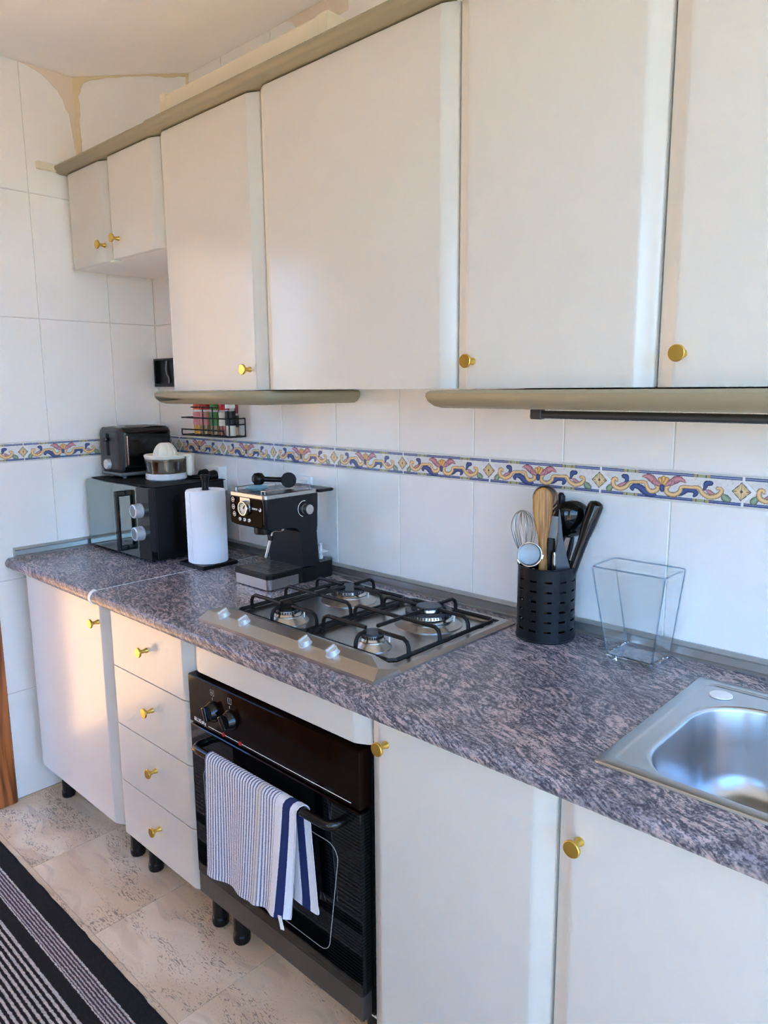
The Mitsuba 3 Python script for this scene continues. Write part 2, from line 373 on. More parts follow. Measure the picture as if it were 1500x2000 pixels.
fm4, fc4 = frieze_mesh(.54, 1, .283); reuse('wall_left__border_tile', mikit.ply(fm4, 'm_vcol', smooth=True, color=fc4), lw(-.6425))
# floor
struct('floor'); add('floor', box(-.1, XR+.1, YO-.1, .1, -.1, -.0016), 'm_floor_joint')
fcache = {}
gx = [0]+[.42+.4036*k for k in range(0, 8)]; gx = [g for g in gx if g < XR-.02]+[XR]
gy = [0]+[-.3534-.4036*k for k in range(0, 6)]; gy = [g for g in gy if g > YO+.02]+[YO]
for a, b in zip(gx[:-1], gx[1:]):
    for d, c in zip(gy[:-1], gy[1:]):
        add('floor__tile', box(a+.0007, b-.0007, c+.0007, d-.0007, -.012, 0, .0007), 'm_floor')
struct('ceiling'); add('ceiling', box(-.12, XR+.12, YO-.12, .12, ZC, ZC+.1), 'm_ceiling')
# wall opposite (plastered) and window wall with a glazed balcony door standing open
struct('wall_front'); FX0, FX1, FZa, FZb = 2.25, 3.25, .92, 2.2
add('wall_front', cat([box(-.12, FX0, YO-.12, YO, 0, ZC), box(FX1, XR+.14, YO-.12, YO, 0, ZC), box(FX0, FX1, YO-.12, YO, 0, FZa), box(FX0, FX1, YO-.12, YO, FZb, ZC)]), 'm_front_paint')
struct('window_2'); add('window_2', cat([box(x, x+.05, YO-.08, YO-.02, FZa, FZb, .004) for x in (FX0, FX1-.05)]+[box(FX0+.04, FX1-.04, YO-.079, YO-.021, z, z+.05, .004) for z in (FZa, FZb-.05)]), 'm_white_plastic')
WY0, WY1, WZ0, WZ1 = -2.15, -.22, .04, 2.3
struct('wall_right')
add('wall_right', cat([box(XR, XR+.14, YO, WY0, 0, ZC), box(XR, XR+.14, WY1, .12, 0, ZC), box(XR, XR+.14, WY0, WY1, WZ1, ZC), box(XR, XR+.14, WY0, WY1, -.05, WZ0)]), 'm_plaster')
struct('window_1')
wf = []
for y in (WY0, WY1-.05): wf.append(box(XR+.03, XR+.09, y, y+.05, WZ0, WZ1, .004))
for z in (WZ0, WZ1-.05): wf.append(box(XR+.031, XR+.089, WY0+.04, WY1-.04, z, z+.05, .004))
add('window_1', cat(wf), 'm_white_plastic')
# wooden door in the left wall, with its casing
struct('door_1'); cz = 2.06
# it stands open, turned out into the sunny patio
DM = rot(-86, (0, 0, 1), (-.10, -1.50, 0))
add('door_1', xf(box(-.12, -.08, -1.50, -.735, .006, 1.985, .003), DM), 'm_wood')
for y0, y1 in ((-1.20, -1.44), (-.80, -1.04)):
    for z0, z1 in ((.22, .92), (1.06, 1.82)):
        add('door_1__panel', xf(box(-.126, -.074, y1, y0, z0, z1, .012), DM), 'm_wood')
add('door_1__lining', box(-.13, .0005, -.733, -.7155, 0, DZ, .002), 'm_wood')
add('door_1__lining', box(-.13, .0005, -1.5295, -1.512, 0, DZ, .002), 'm_wood')
add('door_1__lining', box(-.13, .0005, -1.512, -.733, DZ-.018, DZ-.0005, .002), 'm_wood')
add('door_1__casing', box(.0005, .024, -.715, -.6455, 0, cz, .004), 'm_wood')
add('door_1__casing', box(.0005, .024, -1.598, -1.53, 0, cz, .004), 'm_wood')
add('door_1__casing', box(.0005, .0235, -1.53, -.715, 1.99, cz, .004), 'm_wood')
add('door_1__handle', xf(cat([tube(smooth_path([(-.082, -.80, 1.02), (-.05, -.80, 1.02), (-.042, -.81, 1.02), (-.042, -.92, 1.02)], 5), .008, 10), box(-.084, -.076, -.825, -.775, .92, 1.1, .003)]), DM), 'm_brass', 40)
# the walled patio outside that door and the balcony outside the window, both out of the picture
struct('wall_patio'); add('wall_patio', box(-2.75, -2.6, -3.2, 1.2, -.1, 2.9), 'm_ochre')
struct('ground_patio'); add('ground_patio', box(-2.6, -.12, -3.2, 1.05, -.1, -.01), 'm_terracotta')
struct('ground_balcony'); add('ground_balcony', box(XR+.14, XR+.55, YO-.6, .6, -.15, -.02), 'm_plaster')
# tiled chase across the corner, with its rough filler joints
struct('wall_corner_chase')
CH = np.array([(0, -.252), (.304, 0)])
add('wall_corner_chase', prism([(.0005, -.2505), (.3025, -.0005), (.0005, -.0005)], 'z', 2.146, ZC-.0005), 'm_tile')
def ragged(edge, inner, seed, n=26):
    """band between a straight edge (two points) and a noisy inner offset curve, as polygon points"""
    e0, e1 = np.array(edge[0]), np.array(edge[1]); t = np.linspace(0, 1, n)
    r = np.random.default_rng(seed); base = e0+(e1-e0)*t[:, None]; nrm = np.array(inner[1])
    w = np.interp(t, np.linspace(0, 1, len(inner[0])), inner[0])*(.8+.4*r.random(n))
    return [tuple(p) for p in base]+[tuple(p) for p in (base+nrm*w[:, None])[::-1]]
# left wall: triangular bare patch under the ceiling and down the joint
lp = Polygon([(-.43, 2.442), (-.40, 2.437), (-.36, 2.425), (-.33, 2.408), (-.318, 2.394), (-.305, 2.388), (-.30, 2.376), (-.288, 2.362), (-.283, 2.338), (-.272, 2.322), (-.268, 2.29), (-.263, 2.25), (-.258, 2.2), (-.2555, 2.15), (-.253, 2.15), (-.253, 2.442)]).buffer(0)
add('wall_left__filler_patch', prism(lp, 'x', .0002, .0016), 'm_filler_pink')
# on the chase face
cd = (CH[1]-CH[0]); cl = np.linalg.norm(cd); cd /= cl
def chase_patch(pts, m):
    me = prism(Polygon(pts).buffer(0), 'y', -.0022, -.0004)
    M = np.eye(4); M[:2, 0] = cd; M[:2, 1] = [-cd[1], cd[0]]; M[:2, 3] = CH[0]
    me.apply_transform(M); add('wall_corner_chase__filler_patch', me, m)
chase_patch(ragged([(0.001, 2.15), (0.001, 2.442)], ([.012, .014, .017, .013, .018, .02, .05], (1, 0)), 3), 'm_filler')
chase_patch(ragged([(0.001, 2.442), (cl-.002, 2.442)], ([.03, .012, .006, .003, .004, .012, .008], (0, -1)), 5), 'm_filler')
chase_patch([(cl-.012, 2.15), (cl-.001, 2.15), (cl-.001, 2.442), (cl-.010, 2.442)], 'm_filler')
add('wall_back__filler_patch', prism(Polygon([(.80, 2.442), (.835, 2.43), (.85, 2.41), (.90, 2.395), (.98, 2.385), (1.06, 2.39), (1.06, 2.442)]).buffer(0), 'y', -.0014, -.0002), 'm_filler_pink')
# ---------------------------------------------------------------- wall cupboards
YU, ZT, ZU, ZS = -.310, 2.117, 1.411, 1.817
def door_section(x0, x1, yf, th=.020, bev=True):
    if not bev: return [(x0, yf+th), (x0, yf), (x1, yf), (x1, yf+th)]
    e = [(0, .0185), (.0012, .0155), (.0045, .0128), (.012, .0088), (.022, .0038), (.0275, .0014), (.032, .0002), (.036, 0)]
    L = [(x0+a, yf+d) for a, d in e]; R = [(x1-a, yf+d) for a, d in e[::-1]]
    return [(x0, yf+th)]+L+R+[(x1, yf+th)]
def door_mesh(x0, x1, yf, z0, z1): return prism(door_section(x0+.0015, x1-.0015, yf), 'z', z0, z1)
def knob(key, x, z, yf, s=1.0):
    pr = [(0, -.001), (.0075, -.001), (.0065, .003), (.0048, .008), (.0046, .016), (.0062, .0195), (.0118, .0215), (.0132, .0228), (.0132, .0262), (.0122, .0275), (0, .0278)]
    m = lathe([(a*s, b) for a, b in pr], 28); m.apply_transform(rot(90, (1, 0, 0))); m.apply_translation((x, yf, z))
    return add(key, m, 'm_brass', 35, label='brass mushroom knob')
def wall_cupboard(x0, x1, z0, z1, label, doors, name='wall_cupboard', group=None):
    t = thing(name, label, 'cupboard', group)
    add(t+'__carcass', cat([box(x0+.001, x1-.001, YU+.0225, -.0015, z0+.001, z1)]), 'm_carcass')
    for a, b, kx, kz in doors:
        d = add(t+'__door', door_mesh(a, b, YU, z0, z1), 'm_lacquer', 25)
        if kx: knob(d+'__knob', kx, kz, YU)
    return t
t = wall_cupboard(.006, .596, ZS, ZT, 'short cream wall cupboard with two small doors, high in the left corner', [(.006, .283, .258, 1.866), (.283, .596, .352, 1.873)])
add(t+'__latch', cat([box(.286, .312, YU+.002, YU+.03, ZS-.006, ZS-.0005, .001)]), 'm_ivory')
wall_cupboard(.598, 1.050, ZU, ZT, 'tall narrow cream wall cupboard with one door, beside the short cupboard', [(.598, 1.050, .992, 1.463)])
wall_cupboard(1.052, 1.651, ZU, ZT, 'wide cream wall cupboard without a knob, above the gas hob', [(1.052, 1.651, None, None)])
wall_cupboard(1.653, 2.055, ZU, ZT, 'cream wall cupboard above the utensil holder, its brass knob low at the left edge', [(1.653, 2.055, 1.700, 1.463)])
wall_cupboard(2.057, 2.507, ZU, ZT, 'rightmost cream wall cupboard, partly cut off by the picture edge', [(2.057, 2.507, 2.103, 1.463)])
# cornice on top and pelmets below, olive beige
def cornice(x0, x1, label, oy=0):
    sec = [(YU+.02, 2.1215), (YU-.012, 2.1215), (YU-.026, 2.125), (YU-.034, 2.132), (YU-.0365, 2.139), (YU-.034, 2.1445), (YU-.026, 2.1475), (YU+.02, 2.1475)]
    k = thing('cornice', label, 'moulding'); add(k, prism([(y+oy, z) for y, z in sec], 'x', x0, x1), 'm_olive', 40)
cornice(.005, .5965, 'short olive beige cornice strip over the two small cupboard doors', .004)
cornice(.5985, 2.52, 'long olive beige cornice strip along the tops of the tall wall cupboards')
def pelmet(x0, x1, left, right, label):
    lv = [(.004, 1.4085), (.027, 1.4075), (.033, 1.403), (.034, 1.396), (.030, 1.386), (.021, 1.377), (.010, 1.373), (0, 1.3725)]
    pts = []
    for o, z in lv:
        for xx in (x0-(o if left else 0), x1+(o if right else 0)):
            pts += [(xx, YU-o, z), (xx, -.002, z)]
    k = thing('pelmet', label, 'moulding'); add(k, trimesh.convex.convex_hull(np.array(pts)), 'm_olive', 34)
pelmet(.600, 1.052, 1, 1, 'olive beige light pelmet under the tall narrow wall cupboard, above the coffee machine')
pelmet(1.643, 2.52, 1, 0, 'long olive beige light pelmet under the two right wall cupboards')
k = thing('lamp_tube', 'slim dark metal tube lamp under the right hand pelmet', 'lamp')
add(k+'__tube', cyl((1.792, -.2, 1.359), (2.48, -.2, 1.359), .0078), 'm_dark_alu', 40)
add(k+'__end_cap', rbox(1.767, 1.793, -.209, -.191, 1.3495, 1.3705, .003, 2), 'm_dark_alu', 40)
k = thing('duct_box', 'long flat cream ventilation duct lying on the wall cupboards behind the cornice', 'duct')
add(k+'__duct', rbox(.612, 1.262, -.285, -.222, 2.1185, 2.221, .004, 2), 'm_cream', 40)
add(k+'__sleeve', rbox(.594, .622, -.290, -.217, 2.1182, 2.226, .003, 2), 'm_cream', 40)
add(k+'__sleeve', rbox(1.25, 1.285, -.287, -.220, 2.1182, 2.223, .003, 2), 'm_cream', 40)
k = thing('cable_trunking', 'short cream trunking stub on the left wall level with the cornice', 'trunking')
add(k, rbox(.0005, .014, -.397, -.308, 2.127, 2.150, .002, 2), 'm_cream', 40)
k = thing('wall_box', 'black framed rectangular wall box in the corner under the short wall cupboard', 'wall box')
add(k+'__frame', from_mf(to_mf(box(.008, .150, -.020, -.0005, 1.424, 1.527, .001))-to_mf(box(.017, .141, -.04, -.006, 1.436, 1.520))), 'm_black')
add(k+'__panel', box(.0172, .1408, -.0058, -.0042, 1.4362, 1.5198), 'm_black_gloss')
add(k+'__cable', tube(smooth_path([(.085, -.010, 1.519), (.082, -.012, 1.49), (.086, -.012, 1.47), (.095, -.010, 1.455), (.095, -.010, 1.437)], 6), .003, 8), 'm_grey_plastic', 40)

# ---------------------------------------------------------------- base cupboards, oven and worktop
YL, ZB, ZD, ZW = -.577, .142, .822, .861
def base_unit(x0, x1, label, doors, name='base_cupboard', c='cupboard', legs=(), ztop=None):
    t = thing(name, label, c)
    cz = (ZW-.0395) if ztop is None else ztop
    add(t+'__carcass', cat([box(x0+.001, x0+.017, YL+.0225, -.0015, ZB+.002, ZW-.0395), box(x1-.017, x1-.001, YL+.0225, -.0015, ZB+.002, ZW-.0395), box(x0+.017, x1-.017, YL+.0225, -.0015, ZB+.002, ZB+.018), box(x0+.017, x1-.017, -.010, -.0015, ZB+.018, ZW-.0395)]+([box(x0+.017, x1-.017, YL+.0225, -.0100, ZW-.056, ZW-.0395)] if ztop is None else [])), 'm_carcass')
    for part, a, b, z0, z1, kx, kz in doors:
        d = add(t+'__'+part, door_mesh(a, b, YL, z0, z1), 'm_lacquer', 25)
        if kx: knob(d+'__knob', kx, kz, YL)
    for lx in legs:
        for ly in (-.505, -.09):
            m = lathe([(0, 0), (.021, 0), (.0225, .005), (.0225, .020), (.0195, .024), (.0195, .085), (.0225, .089), (.0225, .12), (.024, ZB+.0015)]+[(0, ZB+.0015)], 18, (lx, ly, 0))
            add(t+'__leg', m, 'm_black', 35, label='round black plastic foot')
    return t
base_unit(.060, .638, 'cream base cupboard with one wide door at the left end, under the microwave', [('door', .060, .638, ZB, ZD, .594, .763)], legs=(.105, .592))
base_unit(.640, 1.066, 'cream base unit with four drawers, left of the oven',
          [('drawer', .640, 1.066, .657, ZD, .861, .744), ('drawer', .640, 1.066, .485, .654, .870, .580), ('drawer', .640, 1.066, .312, .482, .869, .408), ('drawer', .640, 1.066, ZB, .309, .869, .238)],
          'drawer_unit', 'drawers', legs=(.700, 1.032))
base_unit(1.664, 2.054, 'cream base cupboard between the black oven and the sink cupboard', [('door', 1.664, 2.054, ZB, ZD, 1.713, .775)], legs=(1.72, 2.0))
base_unit(2.056, 2.656, 'cream base cupboard at the right, under the sink', [('door', 2.056, 2.656, ZB, ZD, 2.099, .757)], legs=(2.11, 2.6), ztop=1)
t = thing('oven_housing', 'cream housing with a plain panel above the oven, under the hob', 'cupboard')
add(t+'__panel', door_mesh(1.068, 1.662, YL, .750, ZD), 'm_lacquer', 25)
add(t+'__carcass', cat([box(1.067, 1.070, YL+.03, -.0015, ZB, ZW-.0395), box(1.660, 1.663, YL+.03, -.0015, ZB, ZW-.0395), box(1.070, 1.660, YL+.03, -.0015, ZB-.002, ZB+.003), box(1.07, 1.66, YL+.0225, YL+.05, .755, ZW-.0395)]), 'm_carcass')
for lx in (1.127, 1.61):
    for ly in (-.505, -.09):
        add(t+'__leg', lathe([(0, 0), (.021, 0), (.0225, .005), (.0225, .020), (.0195, .024), (.0195, .085), (.0225, .089), (.0225, .12), (.024, ZB-.0025), (0, ZB-.0025)], 18, (lx, ly, 0)), 'm_black', 35, label='round black plastic foot')

# worktop: two lengths with a post-formed front
def worktop_sec():
    s = [(-.0225, ZW), (-.58, ZW)]
    for i in range(1, 9):
        a = math.radians(90+i*22.5); s.append((-.589+.0185*math.cos(a)*1.0, ZW-.0185+.0185*math.sin(a)))
    s += [(-.575, ZW-.037), (-.0025, ZW-.037), (-.0025, ZW)]
    return s
HX0, HX1, HY0, HY1 = 1.066, 1.652, -.546, -.062
SX0, SX1, SY0, SY1 = 2.091, 2.585, -.531, -.100
k = thing('worktop', 'grey speckled laminate worktop piece at the left end, under the microwave', 'worktop', None)
add(k, prism(worktop_sec(), 'x', .002, .6135), 'm_worktop', 30)
k = thing('worktop', 'long grey speckled laminate worktop holding the hob and the sink', 'worktop', None)
wm = to_mf(weld(prism(worktop_sec(), 'x', .6165, 2.95)))
wm = wm-to_mf(box(HX0+.03, HX1-.03, HY0+.03, HY1-.03, .7, 1.0))-to_mf(box(SX0+.03, SX1-.03, SY0+.012, SY1-.03, .7, 1.0))
add(k, from_mf(wm), 'm_worktop', 30)
k = thing('joining_strip', 'thin white joining strip between the two worktop pieces', 'strip')
s2 = [(y if y > -.03 else y-.0007, z+(.0007 if z > ZW-.001 else 0)) for y, z in worktop_sec()]
add(k+'__strip', prism(s2, 'x', .6137, .6163), 'm_white_plastic', 30)
cap = [(-.588+.0215*math.cos(math.radians(a)), ZW-.0185+.0215*math.sin(math.radians(a))) for a in np.linspace(88, 250, 12)]
cap2 = [(-.588+.0192*math.cos(math.radians(a)), ZW-.0185+.0192*math.sin(math.radians(a))) for a in np.linspace(250, 88, 12)]
add(k+'__end_cap', prism(cap+cap2, 'x', .6085, .6215), 'm_white_plastic', 30)
# aluminium upstand
UPS = [(-.0005, ZW+.0002), (-.022, ZW+.0002), (-.022, ZW+.004), (-.0165, ZW+.007), (-.0145, ZW+.022), (-.0165, ZW+.0235), (-.0165, ZW+.026), (-.006, ZW+.0315), (-.0005, ZW+.0315)]
k = thing('upstand', 'long aluminium upstand strip along the back wall tiles behind the hob and vase', 'upstand'); add(k, prism(UPS, 'x', .024, 2.95), 'm_alu', 20)
k = thing('upstand', 'short aluminium upstand strip on the left wall behind the microwave', 'upstand')
mm = prism([(-y, z) for y, z in UPS], 'y', -.578, -.0235); add(k, mm, 'm_alu', 20)
# ---------------------------------------------------------------- built-in oven
YO_F = -.586
k = thing('oven', 'black built-in oven with a bar handle carrying a striped towel', 'oven')
add(k+'__body', box(1.075, 1.655, -.556, -.04, .156, .738), 'm_black')
add(k+'__control_panel', box(1.069, 1.652, YO_F, -.5565, .620, .741, .002), 'm_fascia', label='dark brown glass control panel')
add(k+'__door', box(1.069, 1.652, YO_F, -.5565, .216, .614, .002), 'm_oven_glass')
add(k+'__bottom_strip', box(1.069, 1.650, YO_F+.002, -.5565, .157, .213, .001), 'm_kick')
HZ, HD = .586, .037
hp = smooth_path([(1.135, YO_F+.003, HZ), (1.135, YO_F-.016, HZ), (1.142, YO_F-.031, HZ), (1.162, YO_F-HD, HZ), (1.30, YO_F-HD, HZ), (1.45, YO_F-HD, HZ), (1.580, YO_F-HD, HZ), (1.601, YO_F-.031, HZ), (1.608, YO_F-.016, HZ), (1.608, YO_F+.003, HZ)], 6)
add(k+'__handle', tube(hp, .0095, 14), 'm_black_gloss', 50)
def line2(pts, r, m, key): add(key, tube(pts, r, 6), m, 40)
wo = Polygon([(1.125, .262), (1.555, .262), (1.592, .518), (1.115, .518)]).buffer(-.03).buffer(.03, quad_segs=6)
e = np.array(wo.exterior.coords)[:-1]; q = np.vstack([np.column_stack([e[:, 0], np.full(len(e), YO_F-.0003), e[:, 1]]), [[e[0, 0], YO_F-.0003, e[0, 1]]]])
line2(q, .0009, 'm_line', k+'__door__window_outline')
add(k+'__control_panel__printed_line', cat([box(1.148, 1.206, YO_F-.0007, YO_F+.0005, .6285, .6300), box(1.214, 1.270, YO_F-.0007, YO_F+.0005, .6285, .6300), box(1.278, 1.628, YO_F-.0007, YO_F+.0005, .6285, .6300)]), 'm_print')
def text(key, s, h, x, z, y, m, bold=False):
    t = meshkit.text_mesh(s, h, .0008, bold); t.apply_transform(rot(90, (1, 0, 0))); t.apply_translation((x, y+.0003, z)); return add(key, t, m)
text(k+'__control_panel__lettering', 'BLUEsky', .0088, 1.088, .6275, YO_F, 'm_print', True)
for x in (1.210, 1.274): add(k+'__control_panel__pilot_lamp', xf(lathe([(0, 0), (.0052, 0), (.0048, .0025), (0, .0034)], 16), rot(90, (1, 0, 0)), tr(x, YO_F+.0002, .6292)), 'm_red', 40)
for x, tilt in ((1.170, 20), (1.238, 35)):
    kb = lathe([(0, 0), (.0245, 0), (.0245, .004), (.0215, .008), (.019, .014), (.018, .016), (0, .016)], 30)
    grip = rbox(-.007, .007, -.018, .018, .011, .026, .0035, 2)
    kk = add(k+'__control_panel__knob', xf(cat([kb, xf(grip, rot(tilt, (0, 0, 1)))]), rot(90, (1, 0, 0)), tr(x, YO_F, .673)), 'm_black_gloss', 40)
    s = .0065
    fr = [box(x-s, x+s, YO_F-.0006, YO_F+.0004, .719+a, .7198+a) for a in (-s, s)]+[box(x+a, x+a+.0008, YO_F-.0006, YO_F+.0004, .719-s, .719+s) for a in ((-s, s) if x < 1.2 else (-s, 0, s))]
    if x < 1.2: fr.append(xf(lathe([(.0025, 0), (.0035, 0), (.0035, .0006), (.0025, .0006), (.0025, 0)], 12), rot(90, (1, 0, 0)), tr(x, YO_F+.0001, .719)))
    fr.append(box(x-.0009, x+.0009, YO_F-.0006, YO_F+.0004, .701, .708))
    add(k+'__control_panel__symbol', cat(fr), 'm_line')
# ---------------------------------------------------------------- striped towel over the oven handle
def towel():
    nu, nv = 70, 64
    hy = YO_F-HD; hz = HZ; R = .0135
    rows = []
    for a in np.linspace(0, 1, nv):
        row = []
        for b in np.linspace(0, 1, nu):
            # s: path length from the front hem (0) over the bar to the back hem
            L = .283-.024*b; Lb = .232-.012*b; tot = L+math.pi*R+Lb; s = a*tot
            xt = 1.207+.315*b
            if s < L:
                d = (L-s)/L                                # 0 at bar, 1 at the hem
                x = 1.207+(.315-.034*d**1.2)*b-.002*d
                fold = .006*math.sin(b*15+.6)*d+.010*math.exp(-((b-.64)/.06)**2)*d-.012*max(0, b-.86)/.14*d*1.2
                y = hy-R-.004*d-fold; z = hz-(L-s)+.0
            elif s < L+math.pi*R:
                th = (s-L)/R; x = xt+.012*b*(th/math.pi); y = hy-R*math.cos(th); z = hz+R*math.sin(th)
            else:
                d = (s-L-math.pi*R)/Lb; x = xt+.012*b+.022*d*b*b; y = hy+R-.002+.004*d*math.sin(b*12)*.6; z = hz-(s-L-math.pi*R)
            row.append((x, y, z))
        rows.append(row)
    P = np.array(rows); nv_, nu_ = P.shape[:2]
    du = np.gradient(P, axis=1); dv = np.gradient(P, axis=0); N = np.cross(du, dv); N /= np.linalg.norm(N, axis=2, keepdims=True)
    a = np.linspace(0, 1, nv_)[:, None]; hem = np.where((a < .028) | (a > .975), .0024, .0012)*np.ones((1, nu_))
    O, I = P+N*hem[..., None], P-N*hem[..., None]
    uu, vv = np.meshgrid(np.linspace(0, 1, nu_), np.linspace(0, 1, nv_))
    V = np.vstack([O.reshape(-1, 3), I.reshape(-1, 3)]); UV = np.vstack([np.stack([uu, vv], -1).reshape(-1, 2)]*2)
    F = []; n0 = nu_*nv_
    for i in range(nv_-1):
        for j in range(nu_-1):
            p = i*nu_+j; F += [(p, p+1, p+nu_+1), (p, p+nu_+1, p+nu_), (n0+p, n0+p+nu_+1, n0+p+1), (n0+p, n0+p+nu_, n0+p+nu_+1)]
    def side(ids):
        for p, q in zip(ids[:-1], ids[1:]): F.extend([(p, n0+p, n0+q), (p, n0+q, q)])
    side([i*nu_ for i in range(nv_)]); side([i*nu_+nu_-1 for i in range(nv_)][::-1]); side(list(range(nu_))[::-1]); side([(nv_-1)*nu_+j for j in range(nu_)])
    return trimesh.Trimesh(V, F, process=False), UV
tm, tuv = towel()
k = thing('kitchen_towel', 'white towel with thin navy stripes hung over the oven handle', 'towel'); add(k+'__cloth', tm, 'm_towel', True, uv=tuv)
add(k+'__care_tag', xf(box(-.006, .006, -.0005, .0005, -.030, 0), rot(-18, (0, 1, 0)), tr(1.468, YO_F-.058, .336)), 'm_white_plastic')

# ---------------------------------------------------------------- gas hob
k = thing('gas_hob', 'stainless steel four burner gas hob with black pan supports set in the worktop', 'hob')
tray = to_mf(trimesh.convex.convex_hull(np.array([(x, y, z) for x0, x1, y0, y1, z in ((HX0, HX1, HY0, HY1, ZW+.0002), (HX0, HX1, HY0, HY1, ZW+.004), (HX0+.010, HX1-.010, HY0+.010, HY1-.010, ZW+.0105)) for x in (x0, x1) for y in (y0, y1)])))
well = to_mf(trimesh.convex.convex_hull(np.array([(x, y, z) for i, z in ((.022, ZW+.02), (.028, ZW+.0045)) for x in (HX0+i, HX1-i) for y in (HY0+.075, HY1-i)])))
add(k+'__tray', from_mf(tray-well), 'm_steel_hob', 20)
pan = trimesh.convex.convex_hull(np.array([(HX0, HY0, ZW+.0003), (HX1, HY0, ZW+.0003), (HX0, HY0+.0005, ZW+.0075), (HX1, HY0+.0005, ZW+.0075), (HX0, -.465, ZW+.0003), (HX1, -.465, ZW+.0003), (HX0+.001, -.47, ZW+.010), (HX1-.001, -.47, ZW+.010),
    (1.070, -.520, ZW+.0215), (1.638, -.517, ZW+.0215), (1.090, -.488, ZW+.027), (1.592, -.488, ZW+.027), (1.090, -.478, ZW+.026), (1.592, -.478, ZW+.026)]))
p_ = add(k+'__control_panel', pan, 'm_steel_hob', 12)
slope = math.degrees(math.atan2(.0195, .058))
def on_panel(y): return ZW+.0075+(y-HY0)/.058*.0195
for x in (1.134, 1.213, 1.426, 1.511):
    y = -.517
    kb = lathe([(0, 0), (.0155, 0), (.0155, .002), (.013, .003), (.0125, .012), (.0118, .0145), (0, .0145)], 28)
    half = to_mf(kb)-to_mf(box(-.03, -.0035, -.03, .03, .0035, .03))
    m = cat([from_mf(half), rbox(-.0065, -.001, -.0125, .0125, .003, .018, .0015, 2)])
    add(p_+'__knob', xf(m, rot(slope, (1, 0, 0)), tr(x, y, on_panel(y)+.0008)), 'm_silver_plastic', 35, label='silver plastic control knob')
mk = [box(-.006, .006, -.0065, -.006, 0, .0004), box(-.006, -.0055, -.0065, .0065, 0, .0004), box(.0055, .006, -.0065, .0065, 0, .0004), box(-.006, .006, .006, .0065, 0, .0004)]+[xf(lathe([(0, 0), (.0016, 0), (.0016, .0004), (0, .0004)], 10), tr(a, b, 0)) for a in (-.003, .003) for b in (-.003, .003)]
add(p_+'__symbol', xf(cat(mk), rot(slope, (1, 0, 0)), tr(1.322, -.512, on_panel(-.512)+.0002)), 'm_print')
BUR = [((1.237, -.411), .046, .052, .026), ((1.224, -.192), .062, .073, .041), ((1.503, -.202), .072, .080, .024), ((1.515, -.405), .036, .041, .0235)]
zt = ZW+.0045
for i, ((bx, by), r1, r0, rc) in enumerate(BUR):
    b = num(k+'__burner'); wok = i == 2
    add(b+'__base', lathe([(0, 0), (r0, 0), (r0, .002), (r1*.82, .014), (r1*.8, .0165), (0, .0165)], 40, (bx, by, zt)), 'm_steel', 30)
    rr_ = r1*.74 if not wok else r1*.86
    add(b+'__ring', lathe([(0, .0166), (rr_, .0166), (rr_*1.02, .0185), (rr_*.88, .0225), (rr_*.86, .030), (0, .030)], 40, (bx, by, zt)), 'm_steel_bright', 30)
    nt = 30 if not wok else 48; g = np.arange(nt)/nt*2*math.pi; R_ = rr_*.865
    add(b+'__flame_slots', cat([xf(box(-.0011, .0011, -.001, .001, .0235, .029), rot(math.degrees(a), (0, 0, 1)), tr(bx+R_*math.cos(a), by+R_*math.sin(a), zt)) for a in g]), 'm_black')
    if wok:
        add(b+'__cap', lathe([(.040, .0302), (rr_*.90, .0302), (rr_*.90, .0335), (rr_*.86, .0355), (.042, .0355), (.040, .0335), (.040, .0302)], 40, (bx, by, zt)), 'm_burner_cap', 30)
        add(b+'__inner_ring', lathe([(0, .0302), (.030, .0302), (.029, .036), (.0275, .040), (0, .040)], 36, (bx, by, zt)), 'm_steel_bright', 30)
        add(b+'__inner_cap', lathe([(0, .0402), (.030, .0402), (.030, .0435), (.028, .045), (0, .0455)], 36, (bx, by, zt)), 'm_burner_cap', 30)
    else:
        add(b+'__cap', lathe([(0, .0302), (rc, .0302), (rc, .0340), (rc*.94, .0355), (0, .036)], 36, (bx, by, zt)), 'm_burner_cap' if i != 0 else 'm_black', 30)
    add(b+'__igniter', cyl((bx+r1*.80, by+.022, zt+.012), (bx+r1*.80, by+.022, zt+.027), .0017, 10), 'm_white_plastic', 40)
def bar(pts, w=.0042, n=4): return tube(pts, w, 6)
